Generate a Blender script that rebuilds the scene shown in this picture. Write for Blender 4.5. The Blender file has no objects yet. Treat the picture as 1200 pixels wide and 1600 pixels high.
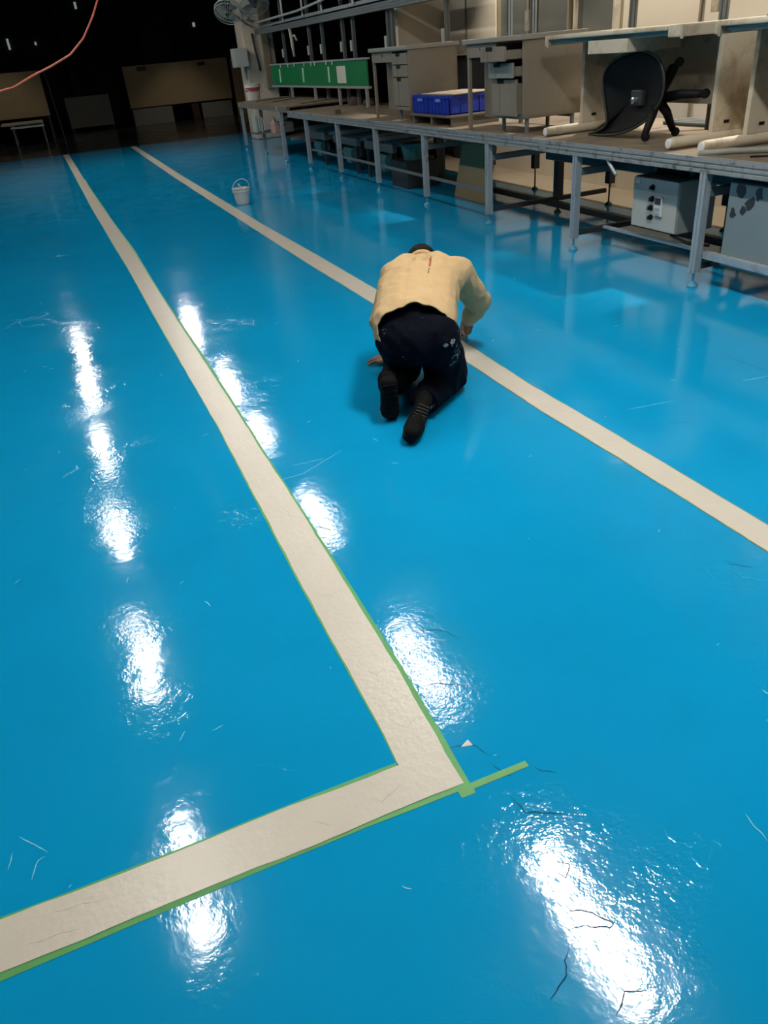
import bpy, bmesh, math, random
from mathutils import Vector, Matrix, noise as mnoise
random.seed(7)
SC = bpy.context.scene
COL = SC.collection
V = Vector
PI = math.pi

# ------------------------------------------------------------------ materials
def mk(name, col, rough=.5, metal=0., var=.12, vscale=4., bump=0., bscale=60., dirt=None, dscale=3., damt=.5, spec=.5, coat=0., emit=0.):
    m = bpy.data.materials.new(name); m.use_nodes = True
    nt = m.node_tree; N = nt.nodes; L = nt.links
    b = N['Principled BSDF']
    b.inputs['Roughness'].default_value = rough
    b.inputs['Metallic'].default_value = metal
    b.inputs['Specular IOR Level'].default_value = spec
    b.inputs['Coat Weight'].default_value = coat
    tc = N.new('ShaderNodeTexCoord')
    def nz(scale, detail=4., r=.6):
        n = N.new('ShaderNodeTexNoise'); n.inputs['Scale'].default_value = scale
        n.inputs['Detail'].default_value = detail; n.inputs['Roughness'].default_value = r
        L.new(tc.outputs['Object'], n.inputs['Vector']); return n.outputs['Fac']
    def mix(f, a, c):
        x = N.new('ShaderNodeMix'); x.data_type = 'RGBA'
        L.new(f, x.inputs[0])
        for s, i in ((a, 6), (c, 7)):
            if isinstance(s, tuple): x.inputs[i].default_value = (*s, 1)
            else: L.new(s, x.inputs[i])
        return x.outputs[2]
    lo = tuple(c * (1 - var) for c in col); hi = tuple(min(1, c * (1 + var)) for c in col)
    out = mix(nz(vscale), lo, hi)
    if dirt:
        f = nz(dscale, 8., .7)
        r = N.new('ShaderNodeValToRGB'); r.color_ramp.elements[0].position = .62 - damt * .25; r.color_ramp.elements[1].position = .75 - damt * .15
        L.new(f, r.inputs[0]); out = mix(r.outputs[0], out, dirt)
    L.new(out, b.inputs['Base Color'])
    if bump:
        bp = N.new('ShaderNodeBump'); bp.inputs['Strength'].default_value = bump; bp.inputs['Distance'].default_value = .01
        L.new(nz(bscale), bp.inputs['Height']); L.new(bp.outputs[0], b.inputs['Normal'])
    if emit:
        b.inputs['Emission Color'].default_value = (*col, 1); b.inputs['Emission Strength'].default_value = emit
    return m

def floor_material(name, col, rough=.09, blue=True):
    m = bpy.data.materials.new(name); m.use_nodes = True
    nt = m.node_tree; N = nt.nodes; L = nt.links; b = N['Principled BSDF']
    tc = N.new('ShaderNodeTexCoord')
    def nz(scale, detail=3., r=.55, vec=None, dist=0.):
        n = N.new('ShaderNodeTexNoise'); n.inputs['Scale'].default_value = scale; n.inputs['Detail'].default_value = detail
        n.inputs['Roughness'].default_value = r; n.inputs['Distortion'].default_value = dist
        L.new(vec or tc.outputs['Object'], n.inputs['Vector']); return n.outputs['Fac']
    def ramp(f, a, c, va=0., vc=1.):
        r = N.new('ShaderNodeMapRange'); r.inputs[1].default_value = a; r.inputs[2].default_value = c
        r.inputs[3].default_value = va; r.inputs[4].default_value = vc
        L.new(f, r.inputs[0]); return r.outputs[0]
    def math2(op, a, c):
        x = N.new('ShaderNodeMath'); x.operation = op
        for s, i in ((a, 0), (c, 1)):
            if isinstance(s, (int, float)): x.inputs[i].default_value = s
            else: L.new(s, x.inputs[i])
        return x.outputs[0]
    def mix(f, a, c):
        x = N.new('ShaderNodeMix'); x.data_type = 'RGBA'; L.new(f, x.inputs[0])
        for s, i in ((a, 6), (c, 7)):
            if isinstance(s, tuple): x.inputs[i].default_value = (*s, 1)
            else: L.new(s, x.inputs[i])
        return x.outputs[2]
    base = mix(nz(.9, 3.), tuple(c * .86 for c in col), tuple(min(1, c * 1.12) for c in col))
    base = mix(ramp(nz(3.2, 5., .65), .52, .8, 0., .35), base, tuple(c * .8 for c in col))
    L.new(base, b.inputs['Base Color'])
    L.new(ramp(nz(1.7, 4., .6), .3, .75, rough * .7, rough * 1.6), b.inputs['Roughness'])
    b.inputs['Specular IOR Level'].default_value = .5
    # relief of the coating: slow undulation, roller texture, small pits and ridges in patches
    h1 = math2('MULTIPLY', nz(1.6, 2., .5), .0024)
    h2 = math2('MULTIPLY', nz(11., 2., .6), .00065)
    patch = ramp(nz(2.3, 4., .7), .42, .68, .12, 1.)
    h3 = math2('MULTIPLY', math2('MULTIPLY', nz(60., 2., .7), patch), .00080)
    # a rougher, badly cracked patch of coating in front of the line corner
    dv = N.new('ShaderNodeVectorMath'); dv.operation = 'DISTANCE'; dv.inputs[1].default_value = (.66, .70, 0)
    L.new(tc.outputs['Object'], dv.inputs[0])
    h3 = math2('MULTIPLY', h3, ramp(dv.outputs['Value'], .15, .5, 1.7, 1.))
    v = N.new('ShaderNodeTexVoronoi'); v.feature = 'DISTANCE_TO_EDGE'; v.inputs['Scale'].default_value = 3.1
    nv = N.new('ShaderNodeTexNoise'); nv.inputs['Scale'].default_value = 5.; nv.inputs['Detail'].default_value = 5.
    L.new(tc.outputs['Object'], nv.inputs['Vector'])
    ad = N.new('ShaderNodeVectorMath'); ad.operation = 'MULTIPLY_ADD'; ad.inputs[1].default_value = (.5, .5, .5)
    L.new(nv.outputs['Color'], ad.inputs[0]); L.new(tc.outputs['Object'], ad.inputs[2]); L.new(ad.outputs[0], v.inputs['Vector'])
    ridge = math2('MULTIPLY', ramp(v.outputs['Distance'], .0, .02, 1., 0.), ramp(nz(1.1, 2.), .54, .68, 0., 1.))
    h4 = math2('MULTIPLY', ridge, .0005)
    hh = math2('ADD', math2('ADD', h1, h2), math2('ADD', h3, h4))
    bp = N.new('ShaderNodeBump'); bp.inputs['Strength'].default_value = 1.; bp.inputs['Distance'].default_value = 1.
    L.new(hh, bp.inputs['Height']); L.new(bp.outputs[0], b.inputs['Normal'])
    return m

M = {}
M['blue'] = floor_material('blue epoxy', (.0035, .31, .60), .075)
M['darkfloor'] = floor_material('dark bare floor', (.03, .033, .033), .16)
M['beigefloor'] = mk('beige bare concrete', (.15, .118, .08), .35, var=.25, vscale=2.5, bump=.1)
M['line'] = mk('cream line paint', (.63, .58, .495), .27, var=.06, vscale=6, bump=.16, bscale=38)
M['tape'] = mk('green tape', (.10, .36, .10), .5, var=.2, vscale=20)
M['tape2'] = mk('brownish tape edge', (.20, .26, .08), .5, var=.2, vscale=20)
M['crack'] = mk('crack', (.01, .06, .11), .8, var=.3, spec=.1)
M['scratch'] = mk('scuff', (.35, .62, .78), .4, var=.2)
M['alu'] = mk('aluminium', (.44, .48, .50), .38, .45, var=.12, vscale=8, dirt=(.2, .2, .19), dscale=9, damt=.2)
M['alu_dirty'] = mk('dirty aluminium rail', (.33, .34, .33), .45, .4, var=.15, vscale=5, dirt=(.09, .08, .065), dscale=15, damt=.38)
M['groove'] = mk('dark slot groove', (.04, .045, .05), .6)  # plain dark tone for the drawer seams
M['steel_dark'] = mk('dark steel', (.035, .04, .042), .5, .3, var=.3)
M['steel_grey'] = mk('grey steel', (.16, .18, .18), .5, .4, var=.2)
M['deck'] = mk('worn plywood deck', (.20, .15, .10), .6, var=.35, vscale=3, bump=.2, dirt=(.10, .085, .065), dscale=2.5, damt=.6)
M['plank'] = mk('old grey plank', (.17, .14, .10), .7, var=.3, vscale=6)
M['desk'] = mk('warm grey enamel', (.21, .178, .132), .45, var=.06, vscale=3, dirt=(.16, .13, .09), dscale=2, damt=.4)
M['desk_top'] = mk('grey desk top', (.27, .25, .21), .4, var=.1)
M['desk_green'] = mk('grey-green drawer', (.19, .20, .175), .5, var=.06)
M['cream'] = mk('cream laminate', (.50, .44, .33), .5, var=.08, dirt=(.28, .22, .14), dscale=3.5, damt=.55)
M['cream_wall'] = mk('cream wall panel', (.60, .52, .40), .6, var=.05, dirt=(.45, .37, .27), dscale=1.2, damt=.3)
M['column'] = mk('cream painted column', (.64, .54, .42), .6, var=.1, dirt=(.42, .35, .25), dscale=2., damt=.5)
M['trunking'] = mk('olive cable trunking', (.23, .19, .12), .5)
M['pale'] = mk('pale grey box', (.40, .42, .37), .5)
M['glass_dark'] = mk('grey glazing', (.12, .12, .105), .25, var=.2, vscale=2)
M['black'] = mk('black plastic', (.004, .004, .0045), .6, var=.3, spec=.2)
M['black_trim'] = mk('worn black shell rim', (.03, .033, .028), .5, var=.3, spec=.3)
M['chrome'] = mk('bright metal', (.6, .62, .65), .25, .9)
M['blue_crate'] = mk('blue plastic', (.010, .030, .30), .4, var=.1)
M['blue_label'] = mk('pale blue label plate', (.12, .19, .48), .5)
M['card'] = mk('cardboard', (.30, .24, .17), .8, var=.15)
M['wood_dark'] = mk('dark weathered wood', (.11, .09, .065), .75, var=.3)
M['green'] = mk('green board', (.004, .17, .055), .45, var=.1, vscale=1.5)
M['paper'] = mk('pale paper', (.55, .56, .48), .7)
M['mint'] = mk('pale mint strip', (.40, .62, .48), .6)
M['white'] = mk('white plastic', (.62, .62, .60), .35, var=.05)
M['redband'] = mk('red label band', (.45, .06, .06), .5)
M['orange'] = mk('orange hose', (.62, .12, .05), .45)
M['ctrl'] = mk('pale enamel control box', (.40, .40, .36), .42, var=.05)
M['ctrl_top'] = mk('grey enamel', (.25, .28, .27), .45)
M['peel'] = mk('blue-grey peeling enamel', (.17, .215, .225), .5, var=.1, dirt=(.035, .045, .045), dscale=6, damt=.15)
M['teal'] = mk('teal plastic', (.06, .22, .23), .5)
M['darkwall'] = mk('very dark wall', (.016, .017, .016), .8, var=.3, vscale=.8)  # very dark tone for walls, ceiling, recess and far cabinets
M['brownboard'] = mk('brown board', (.42, .31, .16), .7, var=.15, vscale=1.5)
M['greyboard'] = mk('grey board', (.24, .23, .19), .7, var=.12)
M['glint'] = mk('glint glow', (.8, .9, 1.), .5, emit=.22)  # faint glow standing in for glints at the far wall
M['lamp'] = mk('lamp diffuser', (1., .965, .90), .5, var=0., emit=64.)
M['housing'] = mk('white lamp housing', (.5, .5, .48), .5)
M['skin'] = mk('skin', (.27, .125, .07), .5, var=.15, vscale=20)
M['hair'] = mk('black hair', (.007, .005, .004), .7, spec=.2, bump=.5, bscale=250)
M['shoe'] = mk('black shoe', (.003, .003, .003), .8, bump=.3, bscale=120, spec=.15)
M['sole'] = mk('dark shoe sole', (.005, .005, .005), .8, var=.3, vscale=30, spec=.15)
M['lace'] = mk('grey lace', (.03, .026, .02), .7)
M['brushwood'] = mk('wooden brush handle', (.35, .20, .08), .5)
M['bristle'] = mk('white paint loaded bristle', (.55, .50, .42), .6, bump=.5, bscale=200)
M['rag'] = mk('dull red rag', (.06, .032, .028), .9, var=.3, vscale=15)

def stained_cloth(name, col, rough, spots, scol, thr, nscale, wr=.25, ws=14, streaks=()):
    """cloth with paint marks: splatter inside ball regions (world-placed), and thin streaks along segments"""
    m = bpy.data.materials.new(name); m.use_nodes = True
    nt = m.node_tree; N = nt.nodes; L = nt.links; b = N['Principled BSDF']
    b.inputs['Roughness'].default_value = rough; b.inputs['Specular IOR Level'].default_value = .1
    g = N.new('ShaderNodeTexCoord')
    def nz(scale, detail=4., r=.6):
        n = N.new('ShaderNodeTexNoise'); n.inputs['Scale'].default_value = scale; n.inputs['Detail'].default_value = detail
        n.inputs['Roughness'].default_value = r; L.new(g.outputs['Object'], n.inputs['Vector']); return n.outputs['Fac']
    def mp(f, a, c, va, vc):
        r = N.new('ShaderNodeMapRange'); r.inputs[1].default_value = a; r.inputs[2].default_value = c
        r.inputs[3].default_value = va; r.inputs[4].default_value = vc; L.new(f, r.inputs[0]); return r.outputs[0]
    def mt(op, a, c):
        x = N.new('ShaderNodeMath'); x.operation = op
        for s, i in ((a, 0), (c, 1)):
            if isinstance(s, (int, float)): x.inputs[i].default_value = s
            else: L.new(s, x.inputs[i])
        return x.outputs[0]
    def mix(f, a, c):
        x = N.new('ShaderNodeMix'); x.data_type = 'RGBA'; L.new(f, x.inputs[0])
        for s, i in ((a, 6), (c, 7)):
            if isinstance(s, tuple): x.inputs[i].default_value = (*s, 1)
            else: L.new(s, x.inputs[i])
        return x.outputs[2]
    out = mix(nz(9), tuple(c * .9 for c in col), tuple(c * 1.08 for c in col))
    n1 = nz(nscale, 5., .65)
    for c, r, amt in spots:
        d = N.new('ShaderNodeVectorMath'); d.operation = 'DISTANCE'; d.inputs[1].default_value = c
        L.new(g.outputs['Object'], d.inputs[0])
        w = mp(d.outputs['Value'], r * .4, r, amt, 0.)
        f = mp(mt('ADD', n1, w), thr, thr + .03, 0., .85)
        out = mix(f, out, scol)
    for a, c, wdt, sc in streaks:
        a = V(a); c = V(c); ax = (c - a); ln = ax.length; ax.normalize()
        s1 = N.new('ShaderNodeVectorMath'); s1.operation = 'SUBTRACT'; s1.inputs[1].default_value = a; L.new(g.outputs['Object'], s1.inputs[0])
        dt = N.new('ShaderNodeVectorMath'); dt.operation = 'DOT_PRODUCT'; dt.inputs[1].default_value = ax; L.new(s1.outputs[0], dt.inputs[0])
        cl = N.new('ShaderNodeClamp'); cl.inputs[1].default_value = 0; cl.inputs[2].default_value = ln; L.new(dt.outputs['Value'], cl.inputs[0])
        sc_ = N.new('ShaderNodeVectorMath'); sc_.operation = 'SCALE'; sc_.inputs[0].default_value = ax; L.new(cl.outputs[0], sc_.inputs['Scale'])
        d = N.new('ShaderNodeVectorMath'); d.operation = 'DISTANCE'; L.new(s1.outputs[0], d.inputs[0]); L.new(sc_.outputs[0], d.inputs[1])
        dd = mt('ADD', d.outputs['Value'], mt('MULTIPLY', mt('SUBTRACT', n1, .5), wdt * 1.6))
        out = mix(mp(dd, wdt * .6, wdt, .9, 0.), out, sc)
    L.new(out, b.inputs['Base Color'])
    bp = N.new('ShaderNodeBump'); bp.inputs['Strength'].default_value = wr; bp.inputs['Distance'].default_value = .03
    L.new(nz(ws, 3., .5), bp.inputs['Height']); L.new(bp.outputs[0], b.inputs['Normal'])
    return m

# ------------------------------------------------------------------ builders
def tag(o, label=None, cat=None, group=None, kind=None):
    if label: o['label'] = label
    if cat: o['category'] = cat
    if group: o['group'] = group
    if kind: o['kind'] = kind
    return o

def thing(name, label, cat, loc=(0, 0, 0), group=None):
    o = bpy.data.objects.new(name, None); COL.objects.link(o); o.location = loc; o.empty_display_size = .05
    return tag(o, label, cat, group)

def wloc(o):
    p = V((0, 0, 0))
    while o is not None: p += V(o.location); o = o.parent
    return p

class MB:
    """collects shapes given in world coordinates, then links them as one mesh object"""
    def __init__(s): s.bm = bmesh.new()
    def add(s, verts, faces):
        vs = [s.bm.verts.new(v) for v in verts]
        for f in faces:
            try: s.bm.faces.new([vs[i] for i in f])
            except ValueError: pass
        return s
    def box(s, a, c, bev=0., rot=None, piv=None, seg=2):
        a = V(a); c = V(c); ce = (a + c) / 2; d = c - a
        t = bmesh.new(); bmesh.ops.create_cube(t, size=1)
        for v in t.verts: v.co = V((v.co.x * d.x, v.co.y * d.y, v.co.z * d.z))
        if bev: bmesh.ops.bevel(t, geom=t.edges[:], offset=min(bev, .45 * min(abs(d.x), abs(d.y), abs(d.z))), segments=seg, affect='EDGES', profile=.6)
        for v in t.verts:
            v.co += ce
            if rot is not None:
                p = V(piv) if piv is not None else ce
                v.co = p + rot @ (v.co - p)
        s.merge(t); return s
    def merge(s, t):
        t.verts.index_update()
        vs = [s.bm.verts.new(v.co) for v in t.verts]
        for f in t.faces: s.bm.faces.new([vs[v.index] for v in f.verts])
        t.free()
    def tube(s, pts, r, n=10, cap=True):
        pts = [V(p) for p in pts]; rs = r if isinstance(r, (list, tuple)) else [r] * len(pts)
        rings = []; up = None
        for i, p in enumerate(pts):
            d = (pts[min(i + 1, len(pts) - 1)] - pts[max(i - 1, 0)]).normalized()
            if up is None: up = d.orthogonal().normalized()
            else: up = (up - d * up.dot(d)).normalized()
            w = d.cross(up)
            rings.append([s.bm.verts.new(p + (up * math.cos(2 * PI * k / n) + w * math.sin(2 * PI * k / n)) * rs[i]) for k in range(n)])
        for a, c in zip(rings, rings[1:]):
            for k in range(n): s.bm.faces.new([a[k], a[(k + 1) % n], c[(k + 1) % n], c[k]])
        if cap: s.bm.faces.new(rings[0][::-1]); s.bm.faces.new(rings[-1])
        return s
    def lathe(s, c, prof, n=28, axis=V((0, 0, 1)), closed=False):
        axis = V(axis).normalized(); q = V((0, 0, 1)).rotation_difference(axis); c = V(c); rings = []
        for r, z in prof:
            rings.append([s.bm.verts.new(c + q @ V((r * math.cos(2 * PI * k / n), r * math.sin(2 * PI * k / n), z))) for k in range(n)])
        for a, d in zip(rings, rings[1:]):
            for k in range(n): s.bm.faces.new([a[k], a[(k + 1) % n], d[(k + 1) % n], d[k]])
        if closed:
            for k in range(n): s.bm.faces.new([rings[-1][k], rings[-1][(k + 1) % n], rings[0][(k + 1) % n], rings[0][k]])
        else: s.bm.faces.new(rings[0][::-1]); s.bm.faces.new(rings[-1])
        return s
    def torus(s, c, R, r, axis=(0, 0, 1), n=32, m=8):
        q = V((0, 0, 1)).rotation_difference(V(axis).normalized()); c = V(c); g = []
        for i in range(n):
            a = 2 * PI * i / n
            g.append([s.bm.verts.new(c + q @ V(((R + r * math.cos(b)) * math.cos(a), (R + r * math.cos(b)) * math.sin(a), r * math.sin(b)))) for b in [2 * PI * j / m for j in range(m)]])
        for i in range(n):
            for j in range(m):
                s.bm.faces.new([g[i][j], g[(i + 1) % n][j], g[(i + 1) % n][(j + 1) % m], g[i][(j + 1) % m]])
        return s
    def ball(s, c, r, rot=None, sub=3):
        t = bmesh.new(); bmesh.ops.create_icosphere(t, subdivisions=sub, radius=1)
        r = V((r, r, r)) if isinstance(r, (int, float)) else V(r)
        for v in t.verts:
            p = V((v.co.x * r.x, v.co.y * r.y, v.co.z * r.z))
            v.co = V(c) + (rot @ p if rot is not None else p)
        s.merge(t); return s
    def cap(s, a, ra, c, rc, n=14):
        """tapered rounded capsule"""
        a = V(a); c = V(c); d = (c - a); ln = d.length; d.normalize()
        prof = []
        for k in range(0, 7): t = -PI / 2 + k * PI / 12; prof.append((ra * math.cos(t) + 1e-4, ra * math.sin(t)))
        for k in range(0, 7): t = k * PI / 12; prof.append((rc * math.cos(t) + 1e-4, ln + rc * math.sin(t)))
        return s.lathe(a, prof, n, d)
    def build(s, name, mat, parent=None, smooth=False, kind=None, label=None):
        bmesh.ops.recalc_face_normals(s.bm, faces=s.bm.faces[:])
        if parent is not None:
            o = wloc(parent)
            for v in s.bm.verts: v.co -= o
        me = bpy.data.meshes.new(name); s.bm.to_mesh(me); s.bm.free()
        if smooth:
            for p in me.polygons: p.use_smooth = True
        me.materials.append(mat)
        ob = bpy.data.objects.new(name, me); COL.objects.link(ob)
        if parent is not None: ob.parent = parent
        if kind: ob['kind'] = kind
        if label: ob['label'] = label
        return ob

def box(name, a, c, mat, parent=None, bev=.003, **k): return MB().box(a, c, bev).build(name, mat, parent, **k)
def struct(name, a, c, mat): return MB().box(a, c).build(name, mat, None, kind='structure')

def remeshed(mb, name, mat, parent, vox=.008, smooth=6, disp=0., dscale=.08, cut=None):
    """union of all collected closed shapes as one continuous smooth surface"""
    o = mb.build(name, mat, parent, smooth=True)
    r = o.modifiers.new('r', 'REMESH'); r.mode = 'VOXEL'; r.voxel_size = vox; r.use_smooth_shade = True
    sm = o.modifiers.new('s', 'SMOOTH'); sm.factor = .5; sm.iterations = smooth
    dg = bpy.context.evaluated_depsgraph_get(); dg.update()
    me = bpy.data.meshes.new_from_object(o.evaluated_get(dg))
    o.modifiers.clear(); old = o.data; o.data = me; bpy.data.meshes.remove(old)
    me.materials.clear(); me.materials.append(mat)
    if disp:
        me.update()
        base = wloc(o)
        ns = [v.normal.copy() for v in me.vertices]
        for v, n in zip(me.vertices, ns):
            p = v.co + base
            q = V((p.x * 1.0 + p.z * .6, p.y * .7 - p.z * .3, p.z * .5)) / dscale
            f = 1 - abs(mnoise.noise(q)) * 2
            f2 = mnoise.noise(p / (dscale * .45))
            v.co += n * disp * (f * .7 + f2 * .4 - .3)
    if cut:
        bm = bmesh.new(); bm.from_mesh(me)
        for co, no in cut:
            bmesh.ops.bisect_plane(bm, geom=bm.verts[:] + bm.edges[:] + bm.faces[:], plane_co=V(co) - wloc(o), plane_no=V(no), clear_outer=True)
        bm.to_mesh(me); bm.free()
    for p in me.polygons: p.use_smooth = True
    return o

# ------------------------------------------------------------------ camera
cam = bpy.data.cameras.new('camera'); co = bpy.data.objects.new('camera', cam); COL.objects.link(co)
cam.sensor_fit = 'VERTICAL'; cam.sensor_height = 36; cam.lens = 36 * 1186.69 / 1600; cam.clip_start = .02; cam.clip_end = 200
co.matrix_world = Matrix(((.921575, .262114, -.286349, 0), (-.379762, .455762, -.805023, 0), (-.080501, .850633, .51956, 1.5), (0, 0, 0, 1)))
SC.camera = co

# ------------------------------------------------------------------ setting
MB().add([(-9, -4, 0), (4.98, -4, 0), (4.98, 20.68, 0), (-9, 20.68, 0)], [(0, 1, 2, 3)]).build('floor', M['blue'], None, kind='structure')
MB().add([(-9, 20.68, 0), (12, 20.68, 0), (12, 34, 0), (-9, 34, 0)], [(0, 1, 2, 3)]).build('floor_far', M['darkfloor'], None, kind='structure')
MB().add([(4.98, -4, 0), (12, -4, 0), (12, 20.68, 0), (4.98, 20.68, 0)], [(0, 1, 2, 3)]).build('floor_side', M['beigefloor'], None, kind='structure')
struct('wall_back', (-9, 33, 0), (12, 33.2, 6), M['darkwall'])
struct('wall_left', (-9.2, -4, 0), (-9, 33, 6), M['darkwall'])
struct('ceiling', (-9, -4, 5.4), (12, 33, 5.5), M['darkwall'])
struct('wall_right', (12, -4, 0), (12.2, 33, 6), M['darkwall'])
# partition of cream panels with grey glazing behind the platform
PW = MB()
for y0, y1, z0, z1 in ((-1, 7.44, 0, 4.6), (7.44, 9.93, 0, 1.42), (9.93, 11.35, 1.36, 4.6), (7.44, 9.93, 2.7, 4.6)): PW.box((5.62, y0, z0), (5.74, y1, z1))
pw = PW.build('wall_partition', M['cream_wall'], None, kind='structure')
PT = MB()
for y in (2.0, 3.6, 4.9, 6.3, 7.40): PT.box((5.60, y - .012, .0), (5.63, y + .012, 4.4))
for y in (10.7,): PT.box((5.60, y - .01, 1.36), (5.63, y + .01, 4.4))
PT.box((5.58, 9.93, 1.33), (5.64, 11.37, 1.37))
PT.build('trim_1', M['trunking'], None, kind='structure')
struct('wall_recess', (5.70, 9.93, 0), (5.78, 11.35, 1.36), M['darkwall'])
for i, (y0, y1) in enumerate(((7.50, 8.22), (8.30, 9.02), (9.12, 9.86))):
    w = MB().box((5.64, y0 + .03, 1.42), (5.67, y1 - .03, 2.7)).build(f'window_{i+1}', M['glass_dark'], None, kind='structure')
    f = MB()
    for a, c in (((5.60, y0, 1.42), (5.68, y0 + .035, 2.7)), ((5.60, y1 - .035, 1.42), (5.68, y1, 2.7)), ((5.60, y0, 1.40), (5.68, y1, 1.44))): f.box(a, c, .003)
    f.build('window_frame', M['trunking'] if i else M['cream'], w)
MB().box((4.90, 11.35, 1.36), (5.62, 11.75, 4.6), .01).build('pillar', M['cream_wall'], None, kind='structure')
# steel column at the platform's far end, with trunking, hanging hose and junction box
c = MB().box((4.40, 18.35, 0), (5.06, 18.95, 5.4), .03).build('column', M['column'], None, kind='structure')
MB().box((4.78, 18.27, .95), (4.93, 18.36, 5.0), .01).build('trunking', M['trunking'], c)
MB().box((4.12, 18.15, 1.40), (4.41, 18.45, 1.74), .01).build('junction_box', M['pale'], c)
MB().tube([(4.60, 18.32, 1.98), (4.62, 18.30, 1.7), (4.66, 18.30, 1.42), (4.67, 18.31, 1.30)], .022, 8).build('hose', M['steel_dark'], c, smooth=True)
MB().tube([(4.86, 18.33, 1.06), (4.93, 18.28, 1.06), (5.00, 18.27, .98), (5.02, 18.28, .82), (5.02, 18.30, .7)], .018, 8).build('hose', M['steel_dark'], c, smooth=True)

# ------------------------------------------------------------------ floor markings, tape, cracks
def wob(x, s, a): return mnoise.noise(V((x * s, s * 3.3, 1.7))) * a
def interp(pts, t):
    pts = sorted(pts)
    if t <= pts[0][0]: return pts[0][1]
    for (a, va), (c, vc) in zip(pts, pts[1:]):
        if t <= c: return va + (vc - va) * (t - a) / (c - a)
    return pts[-1][1]
def ribbon(f0, f1, t0, t1, z, swap=False, n=None, jag=.003, js=9., th=None):
    """flat strip between two edge functions; swap: t runs along X"""
    n = n or max(2, int((t1 - t0) / .02)); b = MB(); vs = []; fs = []
    for i in range(n + 1):
        t = t0 + (t1 - t0) * i / n
        a = f0(t) + wob(t, js, jag) + wob(t + 31, js * 4, jag * .35); c = f1(t) + wob(t + 77, js, jag) + wob(t + 5, js * 4, jag * .35)
        vs += [(t, a, z), (t, c, z)] if swap else [(a, t, z), (c, t, z)]
        if i: k = 2 * i; fs.append((k - 2, k - 1, k + 1, k))
    b.add(vs, fs); return b
swapxy = lambda L: [(y, x) for x, y in L]
L1l = [(.35, 20.66), (.373, 11.02), (.407, 7.42), (.410, 5.67), (.418, 3.93), (.422, 3.5), (.415, 2.715), (.409, 2.117), (.408, 1.73), (.409, 1.312), (.405, 1.2)]
L1r = [(.475, 20.66), (.495, 12.09), (.540, 8.1), (.536, 6.14), (.542, 4.62), (.546, 3.89), (.545, 3.05), (.547, 2.45), (.541, 1.91), (.535, 1.52), (.527, 1.25), (.519, 1.083)]
L2l = [(1.87, 20.66), (1.80, 13.68), (1.80, 9.18), (1.80, 6.36), (1.815, 4.99), (1.825, 3.6), (1.815, 2.8), (1.828, 2.23), (1.832, 1.83), (1.831, 1.3)]
L2r = [(2.00, 20.66), (1.941, 13.48), (1.935, 8.39), (1.96, 6.5), (1.966, 5.2), (1.962, 3.8), (1.94, 3.1), (1.947, 2.54), (1.948, 2.09), (1.946, 1.3)]
e1l = lambda t: interp(swapxy(L1l), t); e1r = lambda t: interp(swapxy(L1r), t)
e2l = lambda t: interp(swapxy(L2l), t); e2r = lambda t: interp(swapxy(L2r), t)
fm = ribbon(e1l, e1r, 1.192, 20.64, .0022)
fm2 = ribbon(lambda t: 1.083, lambda t: 1.203, -1.6, .522, .0027, swap=True, jag=.0065, js=4.)
me_ = bpy.data.meshes.new('tmp'); fm2.bm.to_mesh(me_); fm.bm.from_mesh(me_); fm2.bm.free(); bpy.data.meshes.remove(me_)
o = fm.build('floor_marking', M['line'], None, kind='structure'); tag(o, 'cream L-shaped painted lane line edged with green tape')
o = ribbon(e2l, e2r, 1.2, 20.62, .0022).build('floor_marking', M['line'], None, kind='structure'); tag(o, 'cream straight painted lane line running under the kneeling worker')
G = 'green masking tape along the painted lines'
def tape(b, label, m='tape', g=G): tag(b.build('masking_tape', M[m], None), label, 'tape', g)
tape(ribbon(lambda t: e1l(t) - .0050 + .002 * math.sin(t * 2), lambda t: e1l(t) + .02, 1.21, 15, .0012, jag=.0012), 'thin green masking tape along the left edge of the L-shaped line')
tape(ribbon(lambda t: e1r(t) - .02, lambda t: e1r(t) + .0125 + .004 * math.sin(t * 1.7), 1.05, 15, .0012, jag=.0012), 'green masking tape along the long right edge of the L-shaped line')
tape(ribbon(lambda t: 1.18, lambda t: 1.2105 + .003 * math.sin(t * 6), -1.6, .40, .0011, swap=True, jag=.0012), 'green masking tape along the upper edge of the short foot line')
tape(ribbon(lambda t: 1.0715 + .004 * math.sin(t * 5 + 1), lambda t: 1.1, -1.6, .535, .0011, swap=True, jag=.0012), 'green masking tape along the lower edge of the short foot line')
tape(ribbon(lambda t: 1.061, lambda t: 1.079, .525, .685, .0016, swap=True, jag=.0008), 'short loose end of green tape sticking out past the line corner')
tape(ribbon(lambda t: e2l(t) - .004, lambda t: e2l(t) + .015, 1.2, 12, .0012, jag=.001), 'faint brownish tape on the near edge of the straight line', 'tape2')
tape(ribbon(lambda t: e2r(t) - .015, lambda t: e2r(t) + .005, 1.2, 12, .0012, jag=.001), 'faint brownish tape on the far edge of the straight line', 'tape2')
FL = bpy.data.objects['floor']
LN = bpy.data.objects['floor_marking']
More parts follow.
